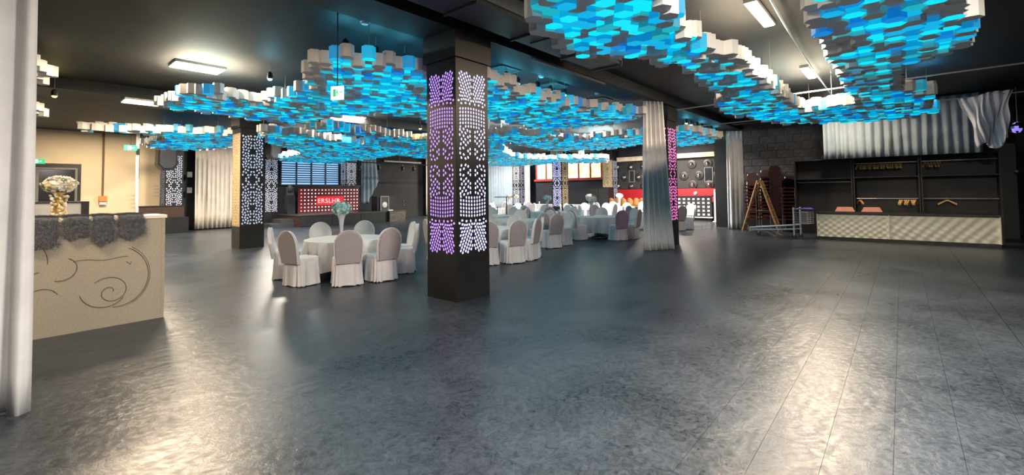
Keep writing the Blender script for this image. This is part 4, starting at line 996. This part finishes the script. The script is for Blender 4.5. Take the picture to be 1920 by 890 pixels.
shelf_unit(-0.44, 1.25, 'middle black cloakroom unit holding the long row of hangers')
shelf_unit(-2.2, -0.46, 'right-hand black cloakroom unit with few hangers')
def hanger_thing():
    t = thing('coat_hanger', '', 'hanger', (0, 0, 0), 0, 'wooden coat hangers')
    f = lambda u, v, w_: (u, w_, v)
    MB().prism([(-0.22, -0.15), (-0.21, -0.2), (-0.03, -0.075), (0.03, -0.075), (0.21, -0.2), (0.22, -0.15), (0.03, -0.04), (-0.03, -0.04)], -0.02, 0.02, 0, f).build('yoke', 'hanger_wood', t)
    MB().tube([(0, 0, -0.045), (0, 0, -0.012), (0.02, 0, 0.012), (0.012, 0, 0.032), (-0.008, 0, 0.034), (-0.022, 0, 0.02)], 0.003, 5).build('hook', 'steel', t)
    return t
hg = hanger_thing(); first = True
def hang(y, z, rz, label):
    global first
    o = hg if first else copy_tree(hg); first = False
    o.location = (WX + 0.22, y, z); o.rotation_euler = (0, 0, rz); o['label'] = label
n = 22
for i in range(n): hang(1.12 - i * 1.18 / n, 2.455, rnd.uniform(-0.25, 0.25), ORD[i] + ' wooden hanger from the left in the long upper row')
for i in range(6): hang(-0.58 - i * 0.07, 2.455, rnd.uniform(-0.3, 0.3), ORD[i] + ' wooden hanger from the left in the short upper bunch')
for i in range(8): hang(0.06 - i * 0.055, 1.265, rnd.uniform(-0.3, 0.3), ORD[i] + ' wooden hanger from the left in the lower bunch')
hang(1.1, 1.265, 0.5, 'single wooden hanger at the left end of the lower rail in the middle unit')
hang(-1.05, 1.265, PI / 2, 'single wooden hanger facing us on the lower rail of the right-hand unit')
def office_chair(px, label):
    p = atX(px, 395, 18.45)
    t = thing('salmon_chair', label, 'chair', (18.45, p.y, 0), PI / 2, 'salmon chairs behind the counter')
    f = lambda u, v, w_: (u, -0.2 + w_ - 0.1 * (v - 0.6), v)
    MB().prism([(-0.25, 0.55), (0.25, 0.55), (0.27, 0.86), (0.2, 1.0), (-0.2, 1.0), (-0.27, 0.86)], -0.03, 0.03, 0, f).build('backrest', 'salmon', t)
    MB().box((0, 0.02, 0.46), (0.46, 0.44, 0.07)).build('seat', 'salmon', t)
    for sx in (-1, 1):
        for sy in (-1, 1): MB().tube([(sx * 0.2, sy * 0.19, 0), (sx * 0.17, sy * 0.16, 0.44)], 0.014, 6).build('leg', 'steel', t)
        MB().box((sx * 0.16, -0.2, 0.5), (0.03, 0.03, 0.2)).build('back_strut', 'steel', t)
office_chair(1583, 'salmon chair back left of its twin behind the quilted counter'); office_chair(1634, 'salmon chair back right of its twin behind the quilted counter')

pl, pr_ = at(1406, 441), at(1487, 447); d = (pr_ - pl); ang = math.atan2(d.y, d.x)
t = thing('luggage_trolley', 'aluminium luggage trolley with wire basket and purple handle before the cloakroom', 'trolley', (pl.x, pl.y, 0), ang)
for sy in (0.0, 0.46):
    MB().tube([(0, sy, 0.28), (1.5, sy, 0.44)], 0.026, 8).build('deck_rail', 'aluminium', t, smooth=50)
    MB().tube([(0.05, sy, 0.20), (1.5, sy, 0.30)], 0.02, 8).build('lower_rail', 'aluminium', t, smooth=50)
    MB().tube([(1.46, sy, 0.10), (1.46, sy, 1.02)], 0.028, 8).build('upright', 'aluminium', t, smooth=50)
    MB().tube([(0.35, sy, 0.22), (0.62, sy, 0.16), (0.88, sy, 0.03)], 0.014, 6).build('brace', 'aluminium', t)
    MB().tube([(1.46, sy, 0.96), (1.62, sy, 0.98)], 0.02, 6).build('handle_arm', 'aluminium', t)
    mb = MB().lathe([(0.075, -0.02), (0.08, 0.0), (0.075, 0.02)], 14); mb.v = [(x + 1.46, z + sy, y + 0.08) for x, y, z in mb.v]; mb.build('wheel', 'slat_dark', t)
MB().box((0.02, 0.23, 0.22), (0.06, 0.5, 0.14)).build('front_bumper', 'aluminium', t)
for k in range(7): MB().tube([(0.15 + k * 0.2, 0, 0.29 + k * 0.021), (0.15 + k * 0.2, 0.46, 0.29 + k * 0.021)], 0.012, 6).build('deck_bar', 'aluminium', t)
mb = MB().lathe([(0.075, -0.02), (0.08, 0.0), (0.075, 0.02)], 14); mb.v = [(x + 0.2, z + 0.23, y + 0.08) for x, y, z in mb.v]; mb.build('wheel', 'slat_dark', t)
MB().box((0.2, 0.23, 0.17), (0.05, 0.08, 0.14)).build('fork', 'aluminium', t)
for k in range(7):
    z = 0.50 + k * 0.06; MB().tube([(1.48, 0.0, z), (1.86, 0.02, z), (1.86, 0.44, z), (1.48, 0.46, z)], 0.008 if 0 < k < 6 else 0.014, 5).build('basket_wire', 'aluminium', t)
for q in ((1.86, 0.02), (1.86, 0.44), (1.86, 0.23), (1.67, 0.01), (1.67, 0.45)): MB().tube([(q[0], q[1], 0.50), (q[0], q[1], 0.86)], 0.008, 5).build('basket_wire', 'aluminium', t)
MB().tube([(1.62, 0.0, 0.98), (1.78, 0.02, 0.98), (1.90, 0.12, 0.96), (1.90, 0.34, 0.96), (1.78, 0.44, 0.98), (1.62, 0.46, 0.98)], 0.026, 8).build('grip', 'purple_grip', t, smooth=50)

f1, f2, ap = atX(1394, 426, 19.6), atX(1461, 418, 19.6), atX(1421, 338, 19.6)
t = thing('step_ladder', 'wooden A-frame step ladder leaning open between white curtain and stacked chairs', 'ladder', (19.45, f1.y, 0), 0)
ya_, yb_ = 0.0, f2.y - f1.y; yt, zt = ap.y - f1.y, ap.z
for sx in (0.0, 0.5):
    k_ = 0.06 if sx == 0 else -0.06
    MB().tube([(sx, ya_, 0), (sx + k_, yt, zt)], 0.035, 4).build('rail', 'ladder_wood', t)
    MB().tube([(sx, yb_, 0), (sx + k_, yt - 0.08, zt)], 0.035, 4).build('rail', 'ladder_wood', t)
for k in range(1, 7):
    q = k / 7.3; MB().box((0.25, ya_ + (yt - ya_) * q, zt * q), (0.46, 0.06, 0.025)).build('rung', 'ladder_wood', t); MB().box((0.25, yb_ + (yt - 0.08 - yb_) * q, zt * q), (0.46, 0.06, 0.025)).build('rung', 'ladder_wood', t)
MB().tube([(0.25, ya_ * 0.6 + yt * 0.4, zt * 0.4), (0.25, yb_ * 0.6 + (yt - 0.08) * 0.4, zt * 0.4)], 0.008, 4).build('spreader', 'wire_grey', t)

# one stacking chair, mesh shared by the whole stack
mb = MB(); mb.box((0, 0, 0.44), (0.42, 0.42, 0.06), 0)
for sx in (-1, 1):
    mb.tube([(sx * 0.21, 0.2, 0), (sx * 0.20, 0.19, 0.42)], 0.012, 5, 1); mb.tube([(sx * 0.21, -0.26, 0), (sx * 0.20, -0.2, 0.44), (sx * 0.18, -0.28, 0.9)], 0.012, 5, 1)
ol = [(-0.20, 0.56), (0.20, 0.56)] + [(0.21 * math.cos(PI * k / 8), 0.76 + 0.17 * math.sin(PI * k / 8)) for k in range(9)]
mb.prism(ol, -0.03, 0.02, 2, lambda u, v, w_: (u, -0.22 + w_ - 0.15 * (v - 0.5), v))
STK = mb.mesh('stacking_chair', ['dark_red_cloth', 'steel', 'shaded_gap_back'])
for j, (px, n, rz, X, lb) in enumerate(((1410, 11, PI / 2, 20.05, 'left of the ladder'), (1436, 12, PI / 2, 20.3, 'between the ladder legs'), (1458, 13, -PI / 2, 20.3, 'just right of the ladder'), (1482, 10, PI / 2, 20.3, 'beside the cloakroom shelves'))):
    y = atX(px, 400, X).y
    for k in range(n):
        o = link('stacking_chair', STK, None, (X, y, k * 0.135), rz)
        o.location.x += 0.012 * math.sin(k * 2.1)
        pos = 'lowest' if k == 0 else 'topmost' if k == n - 1 else ORD[k] + ' from the bottom'
        tag(o, 'dark red chair, %s in the stack %s' % (pos, lb), 'chair', 'stacked dark red chairs')

# right wall bits
p = atY(1908, 239, -2.5)
t = thing('mirror_ball', 'small mirror ball with violet sparkles on the dark right wall', 'mirror ball', (p.x, -2.5, p.z))
mb = MB().ball((0, 0, 0), 0.16, 12); mb.m = [1 if rnd.random() < 0.3 else 0 for _ in mb.f]; mb.build('ball', ['mirror_dark', 'glint_facet'], t)
MB().tube([(0, 0, 0.15), (0, 0, CEIL - p.z)], 0.008, 5).build('cord', 'wire_grey', t)
for i, (x, y) in enumerate(((1884, 308), (1906, 321), (1892, 391))):
    p = atX(x, y, 17.3); tag(MB().ball((0, 0, 0), 0.045, 8).build('wall_stud', 'lamp_frame', None, atY(x, y, -2.66)), ('upper left', 'upper right', 'lower')[i] + ' small pale stud on the dark right wall', 'wall stud', 'pale studs on the right wall')
